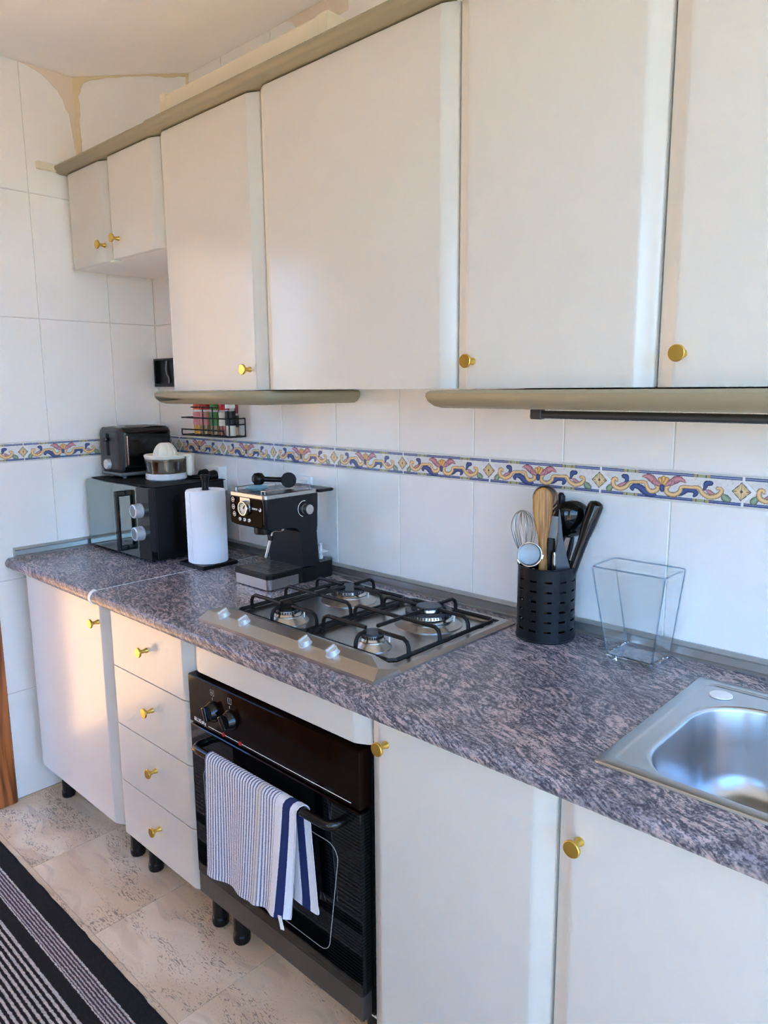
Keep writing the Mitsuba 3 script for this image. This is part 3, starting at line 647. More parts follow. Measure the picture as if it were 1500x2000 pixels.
def grate(x0, x1, y0, y1, fy, by, fx, bx_):
    g = num(k+'__pan_support'); zf, zt_ = ZW+.0125, ZW+.044
    c = .012
    loop = [(x0+c, y0, zf), (x1-c, y0, zf), (x1, y0+c, zf), (x1, y1-c, zf), (x1-c, y1, zf), (x0+c, y1, zf), (x0, y1-c, zf), (x0, y0+c, zf)]
    add(g+'__frame', tube(loop, .0048, 6, closed=True), 'm_iron', 35)
    def arm(a, b):
        a, b = np.array(a), np.array(b); d = (b-a)/np.linalg.norm(b-a)
        pts = [(*a, zf), (*(a+d*.001), zf+.016), (*(a+d*.005), zt_-.006), (*(a+d*.015), zt_), (*b, zt_)]
        add(g+'__arm', bar(pts, .0045), 'm_iron', 35)
    ym = (fy+by)/2
    arm((x0, fy), (fx-.020, fy)); arm((x1, fy), (fx+.020, fy)); arm((fx, y0), (fx, fy-.022))
    arm((x0, by), (bx_-.022, by)); arm((x1, by), (bx_+.022, by)); arm((bx_, y1), (bx_, by+.022))
    xa, xb = x0, x1
    br = [(xa, ym, zf), (xa+.001, ym, zf+.016), (xa+.005, ym, zt_-.006), (xa+.015, ym, zt_), ((xa+xb)/2, ym, zt_), (xb-.015, ym, zt_), (xb-.005, ym, zt_-.006), (xb-.001, ym, zf+.016), (xb, ym, zf)]
    add(g+'__bridge', bar(br, .0045), 'm_iron', 35)
    add(g+'__cross_bar', bar([((fx+bx_)/2, fy+.022, zt_+.001), ((fx+bx_)/2, by-.022, zt_+.001)], .0045), 'm_iron', 35)
    for x, y in ((x0, y0+.05), (x1, y0+.05), (x0, y1-.05), (x1, y1-.05)): add(g+'__foot', cyl((x, y, zt+.0002), (x, y, zf+.002), .0042, 10), 'm_black_matte', 40)
grate(1.098, 1.343, -.457, -.098, -.411, -.192, 1.237, 1.224)
grate(1.358, 1.618, -.457, -.098, -.405, -.202, 1.515, 1.503)

# ---------------------------------------------------------------- sink
k = thing('sink', 'stainless steel sink bowl with wide rim at the right end of the worktop', 'sink')
def rrect(x0, x1, y0, y1, r, n=10):
    return Polygon(sbox(x0+r, y0+r, x1-r, y1-r).buffer(r, quad_segs=n).exterior.coords)
def ring_pts(poly, n=160):
    e = poly.exterior; return np.array([e.interpolate(t, normalized=True).coords[0] for t in np.arange(n)/n])
def loft(rings, close_first=False, close_last=False):
    n = len(rings[0]); V = np.vstack(rings); F = []
    for i in range(len(rings)-1):
        for j in range(n):
            l = (j+1) % n; a, b, c, d = i*n+j, i*n+l, (i+1)*n+l, (i+1)*n+j; F += [(a, b, c), (a, c, d)]
    V = V.tolist()
    if close_last:
        V.append(np.mean(rings[-1], 0).tolist()); c = len(V)-1; o = (len(rings)-1)*n
        F += [(o+j, o+(j+1) % n, c) for j in range(n)]
    if close_first:
        V.append(np.mean(rings[0], 0).tolist()); c = len(V)-1
        F += [((j+1) % n, j, c) for j in range(n)]
    m = trimesh.Trimesh(np.array(V), np.array(F), process=False)
    if close_first and close_last and m.volume < 0: m.invert()
    return m
cx_, cy_ = (SX0+SX1)/2, (SY0+SY1)/2
def rp(i, z, r, poly=None):
    po = rrect(SX0+i, SX1-i, SY0+i, SY1-i, max(r, .002)); p = ring_ray(po); return np.column_stack([p, np.full(len(p), z)])
def ring_ray(po, n=200):
    """points on the outline by direction from the sink's centre, so that rings correspond"""
    e = np.array(po.exterior.coords); c = np.array([cx_+.0, cy_-.02]); out = []
    for a in np.arange(n)/n*2*math.pi:
        d = np.array([math.cos(a), math.sin(a)]); best = None
        p, q_ = e[:-1]-c, e[1:]-c; w = q_-p
        den = d[0]*w[:, 1]-d[1]*w[:, 0]; den = np.where(np.abs(den) < 1e-12, 1e-12, den)
        t_ = (p[:, 0]*w[:, 1]-p[:, 1]*w[:, 0])/den; s_ = (p[:, 0]*d[1]-p[:, 1]*d[0])/den
        ok = (t_ > 0) & (s_ >= -1e-9) & (s_ <= 1+1e-9); out.append(c+d*t_[ok].max())
    return np.array(out)
def bp(g, z, r=.10):
    po = rrect(2.139+g, 2.537-g, -.516+g*.8, -.176-g, max(r-g*.3, .03)); p = ring_ray(po); return np.column_stack([p, np.full(len(p), z)])
zr = ZW
rings = [rp(0, zr+.0003, .004), rp(0.0006, zr+.0022, .004), rp(.003, zr+.0046, .006), rp(.018, zr+.0054, .012), rp(.0215, zr+.0046, .014), rp(.025, zr+.0016, .016)]
inner = [bp(-.006, zr+.0012), bp(-.002, zr+.0008), bp(0, zr-.001), bp(.003, zr-.006), bp(.010, zr-.06), bp(.018, zr-.110), bp(.028, zr-.135), bp(.046, zr-.148), bp(.08, zr-.153), bp(.13, zr-.156)]
add(k+'__bowl', loft(rings+inner, close_last=True), 'm_sink', 40)
add(k+'__tap_hole_cover', lathe([(0, 0), (.0195, 0), (.0195, .0016), (.0175, .0026), (0, .0028)], 32, (2.151, -.163, zr+.0022)), 'm_white_plastic', 35, label='round white cover over the tap hole')
add(k+'__drain', lathe([(0, 0), (.038, 0), (.038, .002), (.03, .003), (.028, .001), (0, .001)], 32, (2.34, -.34, zr-.1555)), 'm_steel_bright', 35)

# ---------------------------------------------------------------- microwave
MX0, MX1, MY0, MY1, MZ0, MZ1 = .030, .456, -.322, -.035, ZW+.008, 1.107
k = thing('microwave', 'black microwave with a mirrored door in the left corner of the worktop', 'microwave')
add(k+'__body', rbox(MX0+.002, MX1-.002, MY0+.022, MY1, MZ0, MZ1, .004, 2), 'm_black', 40)
add(k+'__top', box(MX0, MX1+.002, MY0+.02, MY1+.004, MZ1-.0002, MZ1+.002, .0008), 'm_black_matte')
add(k+'__door', box(MX0, .3775, MY0, MY0+.0215, MZ0+.002, MZ1-.001, .0015), 'm_mirror', label='mirror glass door')
add(k+'__control_panel', box(.3785, MX1, MY0, MY0+.0215, MZ0+.002, MZ1-.001, .0015), 'm_black_gloss', label='glossy black control panel')
add(k+'__handle', cat([rbox(.292, .310, MY0-.034, MY0-.022, MZ0+.018, MZ1-.020, .004, 3), rbox(.292, .310, MY0-.026, MY0+.001, MZ0+.018, MZ0+.036, .004, 3), rbox(.292, .310, MY0-.026, MY0+.001, MZ1-.038, MZ1-.020, .004, 3)]), 'm_black_gloss', 40)
for z in (1.031, .957):
    m = lathe([(0, 0), (.0235, 0), (.0235, .006), (.0225, .007), (.0225, .026), (.0205, .028), (.018, .0285), (.0175, .0265), (0, .0265)], 36)
    kk = add(k+'__knob', xf(m, rot(90, (1, 0, 0)), tr(.402, MY0, z)), 'm_silver_plastic', 35, label='silver rotary knob')
    add(kk+'__dial', xf(lathe([(0, .0266), (.0172, .0266), (.0168, .0274), (0, .0274)], 28), rot(90, (1, 0, 0)), tr(.402, MY0, z)), 'm_grey_plastic', 40)
sp = rrect(MY0+.085, MY1-.02, MZ0+.02, MZ1-.035, .02).exterior.coords
add(k+'__side_panel', prism(Polygon(sp), 'x', MX1-.0022, MX1+.0012), 'm_black_gloss')
for i in range(9): add(k+'__vent_slot', box(MX1-.0025, MX1+.0018, -.10+i*.006, -.097+i*.006, .90, .94), 'm_black_matte')
for x in (MX0+.04, MX1-.04):
    for y in (MY0+.05, MY1-.04): add(k+'__foot', cyl((x, y, ZW+.0002), (x, y, MZ0+.001), .011, 14), 'm_black', 40)
# ---------------------------------------------------------------- toaster on the microwave
TZ = MZ1+.0022
k = thing('toaster', 'glossy black two-slice toaster on top of the microwave', 'toaster')
tx0, tx1, ty0, ty1, tz0, tz1 = .034, .184, -.272, -.060, TZ+.019, 1.287
add(k+'__base', rbox(tx0+.004, tx1-.004, ty0+.004, ty1-.004, TZ+.008, TZ+.021, .005, 2), 'm_grey_plastic', 40)
shell = to_mf(rbox(tx0, tx1, ty0+.012, ty1, tz0, tz1, .024, 5))
for sx in (.078, .126): shell = shell-to_mf(box(sx, sx+.022, ty0+.05, ty1-.035, 1.24, 1.4))
add(k+'__shell', from_mf(shell), 'm_black_gloss', 40)
end = to_mf(rbox(tx0+.002, tx1-.002, ty0, ty0+.034, tz0, tz1-.002, .022, 4))-to_mf(box(.098, .122, ty0-.01, ty0+.008, tz0+.06, tz1-.022))
add(k+'__end_panel', from_mf(end), mat('m_dark_grey', lin(54, 56, 58), rough=0.35), 40)
add(k+'__lever', cat([rbox(.094, .126, ty0-.016, ty0-.004, tz1-.05, tz1-.036, .004, 2), box(.107, .113, ty0-.006, ty0+.005, tz1-.047, tz1-.039)]), 'm_black_gloss', 40)
add(k+'__dial', xf(lathe([(0, 0), (.018, 0), (.018, .010), (.016, .013), (0, .0135)], 28), rot(90, (1, 0, 0)), tr(.110, ty0, tz0+.030)), 'm_silver_plastic', 35)
add(k+'__chrome_edge', tube([(tx1-.0075, ty0+.0335, tz0+.02), (tx1-.0012, ty0+.0345, tz0+.03), (tx1-.0012, ty0+.0345, tz1-.03)], .0028, 8), 'm_steel_bright', 40)
add(k+'__slot_frame', cat([from_mf(to_mf(box(sx-.004, sx+.026, ty0+.045, ty1-.03, tz1-.0005, tz1+.0012, .0004))-to_mf(box(sx, sx+.022, ty0+.05, ty1-.035, 1.2, 1.4))) for sx in (.078, .126)]), 'm_steel_bright')
for x in (tx0+.03, tx1-.025):
    for y in (ty0+.03, ty1-.03): add(k+'__foot', cyl((x, y, TZ), (x, y, TZ+.0085), .007, 12), 'm_grey_plastic', 40)
# ---------------------------------------------------------------- juicer on the microwave
k = thing('citrus_juicer', 'white citrus juicer with a ribbed cone, in front of the toaster on the microwave', 'juicer')
jx, jy = .292, -.158; R = .069
add(k+'__base', lathe([(0, 0), (R-.004, 0), (R, .004), (R, .020), (R-.003, .0225), (0, .0225)], 44, (jx, jy, TZ)), 'm_white_plastic', 35)
add(k+'__bowl', lathe([(R-.004, .0228), (R-.002, .0235), (R+.002, .072), (R+.0005, .072), (R-.0035, .0245), (R-.004, .0228)], 44, (jx, jy, TZ)), 'm_smoke_plastic', 35, label='smoky clear jug')
add(k+'__motor_post', lathe([(0, .0226), (.030, .0226), (.024, .06), (0, .06)], 28, (jx, jy, TZ)), 'm_ivory', 35)
add(k+'__juice_tray', lathe([(0, .066), (R-.010, .062), (R+.0005, .0722), (R+.003, .083), (R+.001, .086), (R-.004, .083), (R-.014, .074), (0, .072)], 44, (jx, jy, TZ)), 'm_ivory', 40)
gA, gz = np.meshgrid(np.arange(96)/96*2*math.pi, np.linspace(0, 1, 16)); rr_ = .0385*np.sqrt(np.clip(1-gz**2.2, 0, 1))*(1+.10*np.abs(np.cos(gA*6))*(1-.35*gz))
rr_[-1] *= 0; P = np.stack([jx+rr_*np.cos(gA), jy+rr_*np.sin(gA), TZ+.0735+gz*.055], -1)
add(k+'__cone', loft([P[i] for i in range(15)], close_last=True), 'm_ivory', 40)
hx, hy = jx+.05, jy+.047
hm = cat([rbox(-.019, .019, -.0105, .0105, .012, .088, .008, 3), rbox(-.021, .021, -.03, .012, .079, .087, .0035, 2)])
add(k+'__handle', xf(hm, rot(-46, (0, 0, 1)), tr(hx+.012, hy+.010, TZ)), 'm_ivory', 40)
add(k+'__lettering', cat([xf(box(-.013, .013, -.0004, .0004, .010, .0135), rot(-18, (0, 0, 1)), tr(jx-.0185, jy-.0668, TZ))]), 'm_grey_plastic')

# ---------------------------------------------------------------- paper towel roll
k = thing('paper_roll_holder', 'black paper roll stand with a square foot, on the worktop by the microwave', 'holder')
px_, py_ = .586, -.197
add(k+'__foot', box(px_-.066, px_+.066, py_-.066, py_+.066, ZW+.0003, ZW+.012, .002), 'm_black')
add(k+'__post', lathe([(0, .0118), (.0105, .0118), (.0105, .262), (.0125, .272), (.0155, .281), (.0155, .286), (.0135, .2885), (0, .2885)], 24, (px_, py_, ZW)), 'm_black', 35)
k = thing('paper_roll', 'white embossed kitchen paper roll on its black stand', 'paper roll')
spv = lathe([(.018, .0128), (.0605, .0128), (.0612, .016), (.0612, .236), (.0600, .2405), (.018, .2405), (.018, .0128)], 72, (px_, py_, ZW))
v = spv.vertices; a = np.arctan2(v[:, 1]-py_, v[:, 0]-px_); rad = np.hypot(v[:, 0]-px_, v[:, 1]-py_)
s_ = 1+.012*np.sin(a*2+1)*(rad > .05); v[:, 0] = px_+(v[:, 0]-px_)*s_; v[:, 1] = py_+(v[:, 1]-py_)*s_
add(k+'__roll', spv, 'm_paper', 40)
sheet = [(px_+(.0618+.0004*t)*math.cos(math.radians(-118+34*t)), py_+(.0618+.0004*t)*math.sin(math.radians(-118+34*t))) for t in np.linspace(0, 1, 10)]
add(k+'__loose_sheet', prism(sheet+[(px_+(x-px_)*1.018, py_+(y-py_)*1.018) for x, y in sheet[::-1]], 'z', ZW+.015, ZW+.238), 'm_paper', 40)

# ---------------------------------------------------------------- espresso machine
k = thing('coffee_machine', 'slim black espresso machine with a round gauge, left of the hob', 'coffee machine')
CX0, CX1 = .832, .995; CY0 = -.276
def rr_prism(x0, x1, y0, y1, r, z0, z1): return prism(rrect(x0, x1, y0, y1, r, 6), 'z', z0, z1)
add(k+'__drip_tray', rr_prism(CX0, CX1, CY0, -.16, .014, ZW+.003, ZW+.032), 'm_steel', 30, label='steel fronted drip tray')
add(k+'__tray_rim', rr_prism(CX0-.001, CX1+.001, CY0-.001, -.10, .015, ZW+.0322, ZW+.044), 'm_black', 30)
add(k+'__foot_base', cat([rr_prism(CX0+.002, CX1-.002, -.162, -.026, .02, ZW+.0005, ZW+.0318), rr_prism(CX0+.001, CX1-.001, -.118, -.025, .02, ZW+.032, ZW+.05)]), 'm_black', 30)
gp = rrect(CX0+.011, CX1-.011, CY0+.011, -.128, .008, 4)
for i in range(7):
    for j in range(3): gp = gp.difference(sbox(CX0+.026+i*.0165, CY0+.028+j*.034+(i % 2)*.006, CX0+.030+i*.0165, CY0+.050+j*.034+(i % 2)*.006))
add(k+'__grid', prism(gp, 'z', ZW+.0441, ZW+.0462), 'm_kick')
add(k+'__column', prism([(-.146, ZW+.0462), (-.158, 1.02), (-.095, 1.02), (-.086, ZW+.0462)], 'x', CX0+.006, CX1-.003), 'm_navy_black')
hs = to_mf(prism([(-.258, 1.030), (-.272, 1.037), (-.279, 1.050), (-.279, 1.118), (-.090, 1.118), (-.094, 1.010), (-.155, 1.010), (-.170, 1.024), (-.19, 1.030)], 'x', CX0, CX1))
h2 = to_mf(rbox(CX0, CX1, -.2795, -.05, .9, 1.30, .011, 4))
add(k+'__head', from_mf(hs ^ h2), 'm_navy_black', 35)
add(k+'__front_panel', prism(rrect(CX0+.005, CX1-.012, 1.040, 1.115, .010, 5), 'y', -.2805, -.2788), 'm_black_panel', label='dark glossy front panel')
add(k+'__gauge_plate', prism(rrect(.884, .930, 1.078, 1.1165, .003, 3), 'y', -.2813, -.2806), 'm_steel', label='brushed steel plate behind the gauge')
top = to_mf(rr_prism(CX0-.0005, CX1+.0005, -.2805, -.088, .012, 1.1183, 1.128))
add(k+'__top_plate', from_mf(top), 'm_steel', 30, label='steel cup warming top')
add(k+'__cup_grid', rr_prism(CX0+.008, CX1-.008, -.27, -.10, .008, 1.1282, 1.1292), 'm_kick', 30)
# gauge, buttons
def disc(key, x, z, r, h, m, y=-.2805, n=28, inner=0):
    return add(key, xf(lathe([(inner, 0), (r, 0), (r, h*.8), (r*.93, h), (inner, h)]+([(inner, 0)] if inner else []), n), rot(90, (1, 0, 0)), tr(x, y, z)), m, 35)
GX, GZ = .907, 1.0875
gk = disc(k+'__gauge', GX, GZ, .0215, .011, 'm_steel_bright', inner=.0172)
add(gk+'__face', xf(lathe([(0, .0010), (.0173, .0010), (.0173, .006), (0, .006)], 28), rot(90, (1, 0, 0)), tr(GX, -.2805, GZ)), 'm_label_white', 35)
add(gk+'__needle', cat([xf(box(-.0012, .0012, -.0012, 0, -.002, .012), rot(40, (0, 1, 0)), tr(GX, -.2868, GZ)), box(GX-.002, GX+.0025, -.2876, -.2868, GZ-.002, GZ+.0025)]+[xf(box(-.0005, .0005, -.0008, 0, .0130, .016), rot(a, (0, 1, 0)), tr(GX, -.2868, GZ)) for a in range(-130, 131, 26)]), 'm_black')
for x, z in ((.855, 1.107), (.856, 1.087), (.860, 1.067)):
    b = disc(k+'__button', x, z, .0076, .003, 'm_black_gloss')
    add(b+'__symbol', xf(cat([lathe([(.0060, .0031), (.0074, .0031), (.0074, .0036), (.0060, .0036), (.0060, .0031)], 20), box(-.003, .003, -.002, .002, .0031, .0036)]), rot(90, (1, 0, 0)), tr(x, -.2805, z)), 'm_print')
for x in (.883, .904, .925):
    b = disc(k+'__button', x, 1.0545, .0050, .003, 'm_print'); add(b+'__symbol', box(x-.0025, x+.0012, -.2840, -.2834, 1.053, 1.056), 'm_black')
text(k+'__lettering', 'FAGOR', .0052, .9375, 1.0865, -.2805, 'm_print', True)
lg = Point(0, 0).buffer(.0055).difference(Point(-.0018, .0022).buffer(.0034))
add(k+'__emblem', xf(prism(lg, 'y', -.0007, .0003), tr(.9735, -.2805, 1.0888)), 'm_print')
# cup rail on four posts
zr_ = 1.139
rail = [(CX0+.010, -.12, zr_), (CX0+.010, -.262, zr_), (CX0+.014, -.268, zr_), (CX1-.014, -.268, zr_), (CX1-.010, -.262, zr_), (CX1-.010, -.11, zr_)]
gap = [rail[0], rail[1], rail[2], (CX0+.016, -.268, zr_)], [(CX1-.03, -.268, zr_-.001), rail[3], rail[4], rail[5]]
for i, pts in enumerate(gap): add(k+'__cup_rail', cat([tube(pts, .0014, 7)]+[cyl((x, y, 1.1285), (x, y, zr_), .0014, 8) for x, y in ((pts[0][0], pts[0][1]), (pts[-1][0], pts[-1][1]), ((pts[1][0]), pts[1][1]))]), 'm_steel_bright', 40)
# portafilter-shaped tamper lying on top, saucer
kp = thing('coffee_tamper', 'black tamper with a round knob and disc, lying on the coffee machine', 'tamper')
a0, a1 = np.array((.852, -.190, 1.1560)), np.array((.916, -.131, 1.1520)); dd = (a1-a0)/np.linalg.norm(a1-a0)
add(kp+'__bar', tube([a0, a0+dd*.02, a0+dd*.05, a1-dd*.02, a1+dd*.002], [.010, .0075, .007, .0075, .009], 14), 'm_black', 50)
add(kp+'__knob', lathe([(0, -.0185), (.012, -.016), (.0185, -.006), (.0195, 0), (.0185, .007), (.012, .016), (0, .0185)], 28, tuple(a0)), 'm_black', 50)
nd = np.array([.80, -.58, .12]); nd /= np.linalg.norm(nd); Md = np.eye(4); Md[:3, 2] = nd; Md[:3, 0] = np.cross([0, 0, 1.0], nd)/np.linalg.norm(np.cross([0, 0, 1.0], nd)); Md[:3, 1] = np.cross(nd, Md[:3, 0]); Md[:3, 3] = a1+nd*.010
add(kp+'__end_disc', xf(lathe([(0, -.004), (.0205, -.004), (.0222, -.002), (.0222, .002), (.0205, .004), (0, .004)], 32), Md), 'm_black_matte', 35)
ks = thing('saucer', 'small pale blue saucer on top of the coffee machine', 'saucer')
add(ks, lathe([(0, .0004), (.018, .0004), (.020, .001), (.0335, .0085), (.0345, .0102), (.0335, .0106), (.021, .004), (0, .003)], 40, (.884, -.222, 1.1292)), 'm_blue_saucer', 40)
# steam dial on the right side
m = cat([lathe([(0, 0), (.0195, 0), (.0195, .004), (.018, .005), (0, .005)], 30)])
dk = add(k+'__steam_dial', xf(m, rot(90, (0, 1, 0)), tr(CX1-.0002, -.142, 1.078)), 'm_black', 35)
add(dk+'__grip', xf(lathe([(0, .0052), (.0150, .0052), (.0155, .008), (.0150, .024), (.0135, .026), (0, .0264)], 30), rot(90, (0, 1, 0)), tr(CX1-.0002, -.142, 1.078)), 'm_steel_bright', 35)
arc = [(CX1+.0006, -.142+.0225*math.sin(t), 1.078+.0225*math.cos(t)) for t in np.linspace(-2.9, .2, 22)]
add(k+'__dial_scale', tube(arc, .0011, 6), 'm_print', 40)
# group head and steam wand
add(k+'__group_head', lathe([(0, 0), (.029, 0), (.030, .004), (.030, .027), (0, .027)], 32, (.905, -.215, 1.0065)), 'm_black', 35)
wand = smooth_path([(.990, -.216, 1.034), (.989, -.217, 1.025), (.980, -.219, 1.0215), (.968, -.224, 1.022), (.959, -.229, 1.016), (.957, -.232, 1.006)], 5)
add(k+'__steam_wand', tube(wand, .0030, 10), 'm_steel_bright', 50)
add(k+'__wand_sleeve', tube([(.957, -.2318, 1.008), (.9555, -.2345, .995)], .0052, 12), 'm_black', 40)
add(k+'__wand_tip', tube([(.9556, -.2343, .996), (.9475, -.2445, .948), (.947, -.245, .945)], [.0050, .0050, .0044], 12), 'm_steel_bright', 40)
# water tank behind
tk = k+'__water_tank'
ring = lambda i, z: np.column_stack([ring_pts(rrect(CX0+.010+i, CX1-.006-i, -.084+i, -.034-i, .010, 5), 64), np.full(64, z)])
add(tk, loft([ring(0, ZW+.0505), ring(0, 1.117)]), 'm_clear_plastic', 40, label='clear plastic water tank')
add(tk+'__insert', cat([rbox(CX0+.04, CX1-.03, -.07, -.045, ZW+.0505, ZW+.062, .003, 2), box(CX1-.05, CX1-.012, -.078, -.040, .935, .937), cyl((CX1-.028, -.058, ZW+.052), (CX1-.028, -.058, .96), .005, 12)]), 'm_white_plastic', 40)
add(tk+'__lid', rbox(CX0+.004, CX1+.004, -.0865, -.029, 1.1175, 1.127, .004, 2), 'm_black', 40)
add(k+'__cord', tube(smooth_path([(.815, -.0405, 1.085), (.81, -.034, 1.0), (.80, -.030, .95), (.785, -.036, .915), (.77, -.045, .885), (.78, -.050, .8665), (.826, -.05, .8665)], 8), .0033, 9), 'm_black', 50)
# sockets on the back wall
k = thing('wall_socket', 'white surface socket block on the back wall behind the microwave', 'socket')
add(k+'__box', rbox(.332, .428, -.036, -.0005, 1.062, 1.150, .006, 3), 'm_white_plastic', 40)
for i, x in enumerate((.352, .404)):
    p = thing('power_plug', ('black mains plug in the white socket block, the left of two', 'black mains plug in the white socket block, the right of two')[i], 'plug')
    add(p+'__plug', xf(lathe([(0, 0), (.019, 0), (.020, .004), (.017, .024), (.010, .030), (0, .031)], 24), rot(90, (1, 0, 0)), tr(x, -.0362, 1.118)), 'm_black', 40)
    add(p+'__cord', tube(smooth_path([(x, -.064, 1.118), (x-.006, -.074, 1.1165), (x-.03, -.078, 1.1135), (x-.06, -.070, 1.1135), (x-.085, -.05, 1.1135)] if i == 0 else [(x, -.064, 1.118), (x-.003, -.078, 1.1172), (x-.02, -.090, 1.1135), (x-.045, -.096, 1.1135), (x-.08, -.086, 1.1135)], 6), .0035, 8), 'm_black', 50)
k = thing('switch_plate', 'white flush switch plate on the tiles behind the coffee machine', 'switch')
add(k+'__plate', rbox(.792, .876, -.0115, -.0003, 1.062, 1.146, .003, 2), 'm_white_plastic', 40)
add(k+'__rocker', rbox(.804, .864, -.0145, -.0112, 1.074, 1.134, .002, 2), 'm_white_plastic', 40)

# ---------------------------------------------------------------- spice rack and jars
k = thing('spice_rack', 'black wire spice rack hung on the back wall under the pelmet', 'rack')
rx0, rx1, ry, rz = .268, .545, -.072, 1.257
def wire(pts, r=.0022, closed=False): return tube(pts, r, 7, closed)
fr_ = [(rx0, ry, rz), (rx1-.006, ry, rz), (rx1, ry+.006, rz), (rx1, -.004, rz), (rx0, -.004, rz)]
add(k+'__base_frame', wire(fr_, .0026, True), 'm_iron', 40)
for i in range(9): add(k+'__base_wire', wire([(rx0+.02+i*.030, ry, rz), (rx0+.02+i*.030, -.004, rz)], .0014), 'm_iron', 40)
add(k+'__front_guard', wire(smooth_path([(rx0, ry, rz+.001), (rx0-.002, ry, rz+.010), (rx0+.002, ry, rz+.0185), (rx0+.02, ry, rz+.0195), (rx1-.05, ry, rz+.0195), (rx1-.028, ry, rz+.016), (rx1-.022, ry, rz+.002)], 4), .0024), 'm_iron', 40)
add(k+'__guard_rail', wire([(rx0, -.004, rz+.060), (rx0, ry, rz+.060), (rx1-.006, ry, rz+.060), (rx1, ry+.006, rz+.060), (rx1, -.004, rz+.060)], .0024), 'm_iron', 40)
add(k+'__side_frame', cat([wire([(rx1, ry+.004, rz), (rx1, ry+.004, rz+.06)]), wire([(rx1, -.004, rz), (rx1, -.004, rz+.06)]), wire([(rx1, ry+.006, rz+.04), (rx1, -.004, rz+.04)])]), 'm_iron', 40)
for x in (.395, .452): add(k+'__upright', wire([(x, -.004, rz), (x, -.004, rz+.105)]), 'm_iron', 40)
add(k+'__upper_rail', wire([(.33, ry, rz+.0965), (.49, ry, rz+.0965)], .0020), 'm_iron', 40)
add(k+'__upright', wire([(.40, ry, rz), (.40, ry, rz+.0965)]), 'm_iron', 40); add(k+'__upright', wire([(.458, ry, rz), (.458, ry, rz+.0965)]), 'm_iron', 40)
def jar(x, y, cap_m, lab_m, fill_m, label, h=.098, r=.0185):
    j = thing('spice_jar', label, 'jar', None); z = rz+.0028
    add(j+'__contents', lathe([(0, .001), (r-.002, .001), (r-.0015, .003), (r-.0015, h*.60), (0, h*.60)], 24, (x, y, z)), fill_m, 40)
    if lab_m: add(j+'__label', lathe([(r+.0003, h*.33), (r+.0006, h*.33), (r+.0006, h*.78), (r+.0003, h*.78), (r+.0003, h*.33)], 24, (x, y, z)), lab_m, 40)
    add(j+'__glass', lathe([(r-.001, 0), (r, .002), (r, h*.8), (r*.84, h*.88), (r*.84, h*.9)], 24, (x, y, z)), 'm_clear_plastic', 40)
    add(j+'__cap', lathe([(0, h*.87), (r*.98, h*.87), (r*.98, h+.016), (r*.9, h+.019), (0, h+.019)], 24, (x, y, z)), cap_m, 40)
jar(.330, -.042, 'm_orange', 'm_label_pink', 'm_turmeric', 'spice jar of yellow powder with an orange cap, leftmost in the wire rack')
jar(.371, -.042, 'm_red', 'm_label_pink', 'm_brown', 'spice jar of brown powder with a red cap and pink label')
jar(.4275, -.040, 'm_green', 'm_green', 'm_brown', 'spice jar of herbs with a green cap and label')
jar(.480, -.040, 'm_red', 'm_label_white', 'm_paprika', 'spice jar of red paprika with a red cap and pale label')
jar(.523, -.046, 'm_white_plastic', 'm_black', 'm_label_white', 'clear spice grinder jar with a black label, right end of the wire rack', .105, .017)
jar(.522, -.0225+.001, 'm_maroon', 'm_black', 'm_brown', 'slim spice jar with a maroon cap behind the grinder jar', .085, .0068)

# ---------------------------------------------------------------- utensil holder
UX, UY, UR, UZ0, UZ1 = 1.743, -.082, .0635, ZW+.0005, 1.0255
k = thing('utensil_holder', 'black metal cylinder holder with slots full of kitchen utensils', 'holder')
cyl_o = m3.Manifold.cylinder(UZ1-UZ0, UR, UR, 64).translate((UX, UY, UZ0)); cyl_i = m3.Manifold.cylinder(1, UR-.0016, UR-.0016, 64).translate((UX, UY, UZ0+.004))
sh = cyl_o-cyl_i
slots = []
for c in range(12):
    for r_ in range(6):
        a = math.radians(c*30+4)
        b_ = rbox(UR-.01, UR+.01, -.0085, .0085, -.0022, .0022, .002, 2)
        b_.apply_transform(rot(math.degrees(a), (0, 0, 1))); b_.apply_translation((UX, UY, UZ0+.026+r_*.0222)); slots.append(to_mf(b_))
sh = sh-m3.Manifold.batch_boolean(slots, m3.OpType.Add)
add(k+'__body', from_mf(sh), 'm_navy_black', 40)
def ringm(z, r=.0022): return tube([(UX+(UR)*math.cos(a), UY+(UR)*math.sin(a), z) for a in np.arange(48)/48*2*math.pi], r, 6, True)
add(k+'__rim', ringm(UZ1, .0016), 'm_navy_black', 40); add(k+'__foot_ring', ringm(UZ0+.0022, .0022), 'm_navy_black', 40)
RV = np.array([.731, .683, 0])       # to the right along the counter as seen from the room
def at(s, d, z): """s metres right of the holder axis, d metres towards the room"""; return np.array([UX, UY, 0])+RV*s+np.array([.683, -.731, 0])*d+np.array([0, 0, z])
def stick(name, label, c, parts):
    t = thing(name, label, c)
    for pn, me, m, sm in parts: add(t+'__'+pn, me, m, sm)
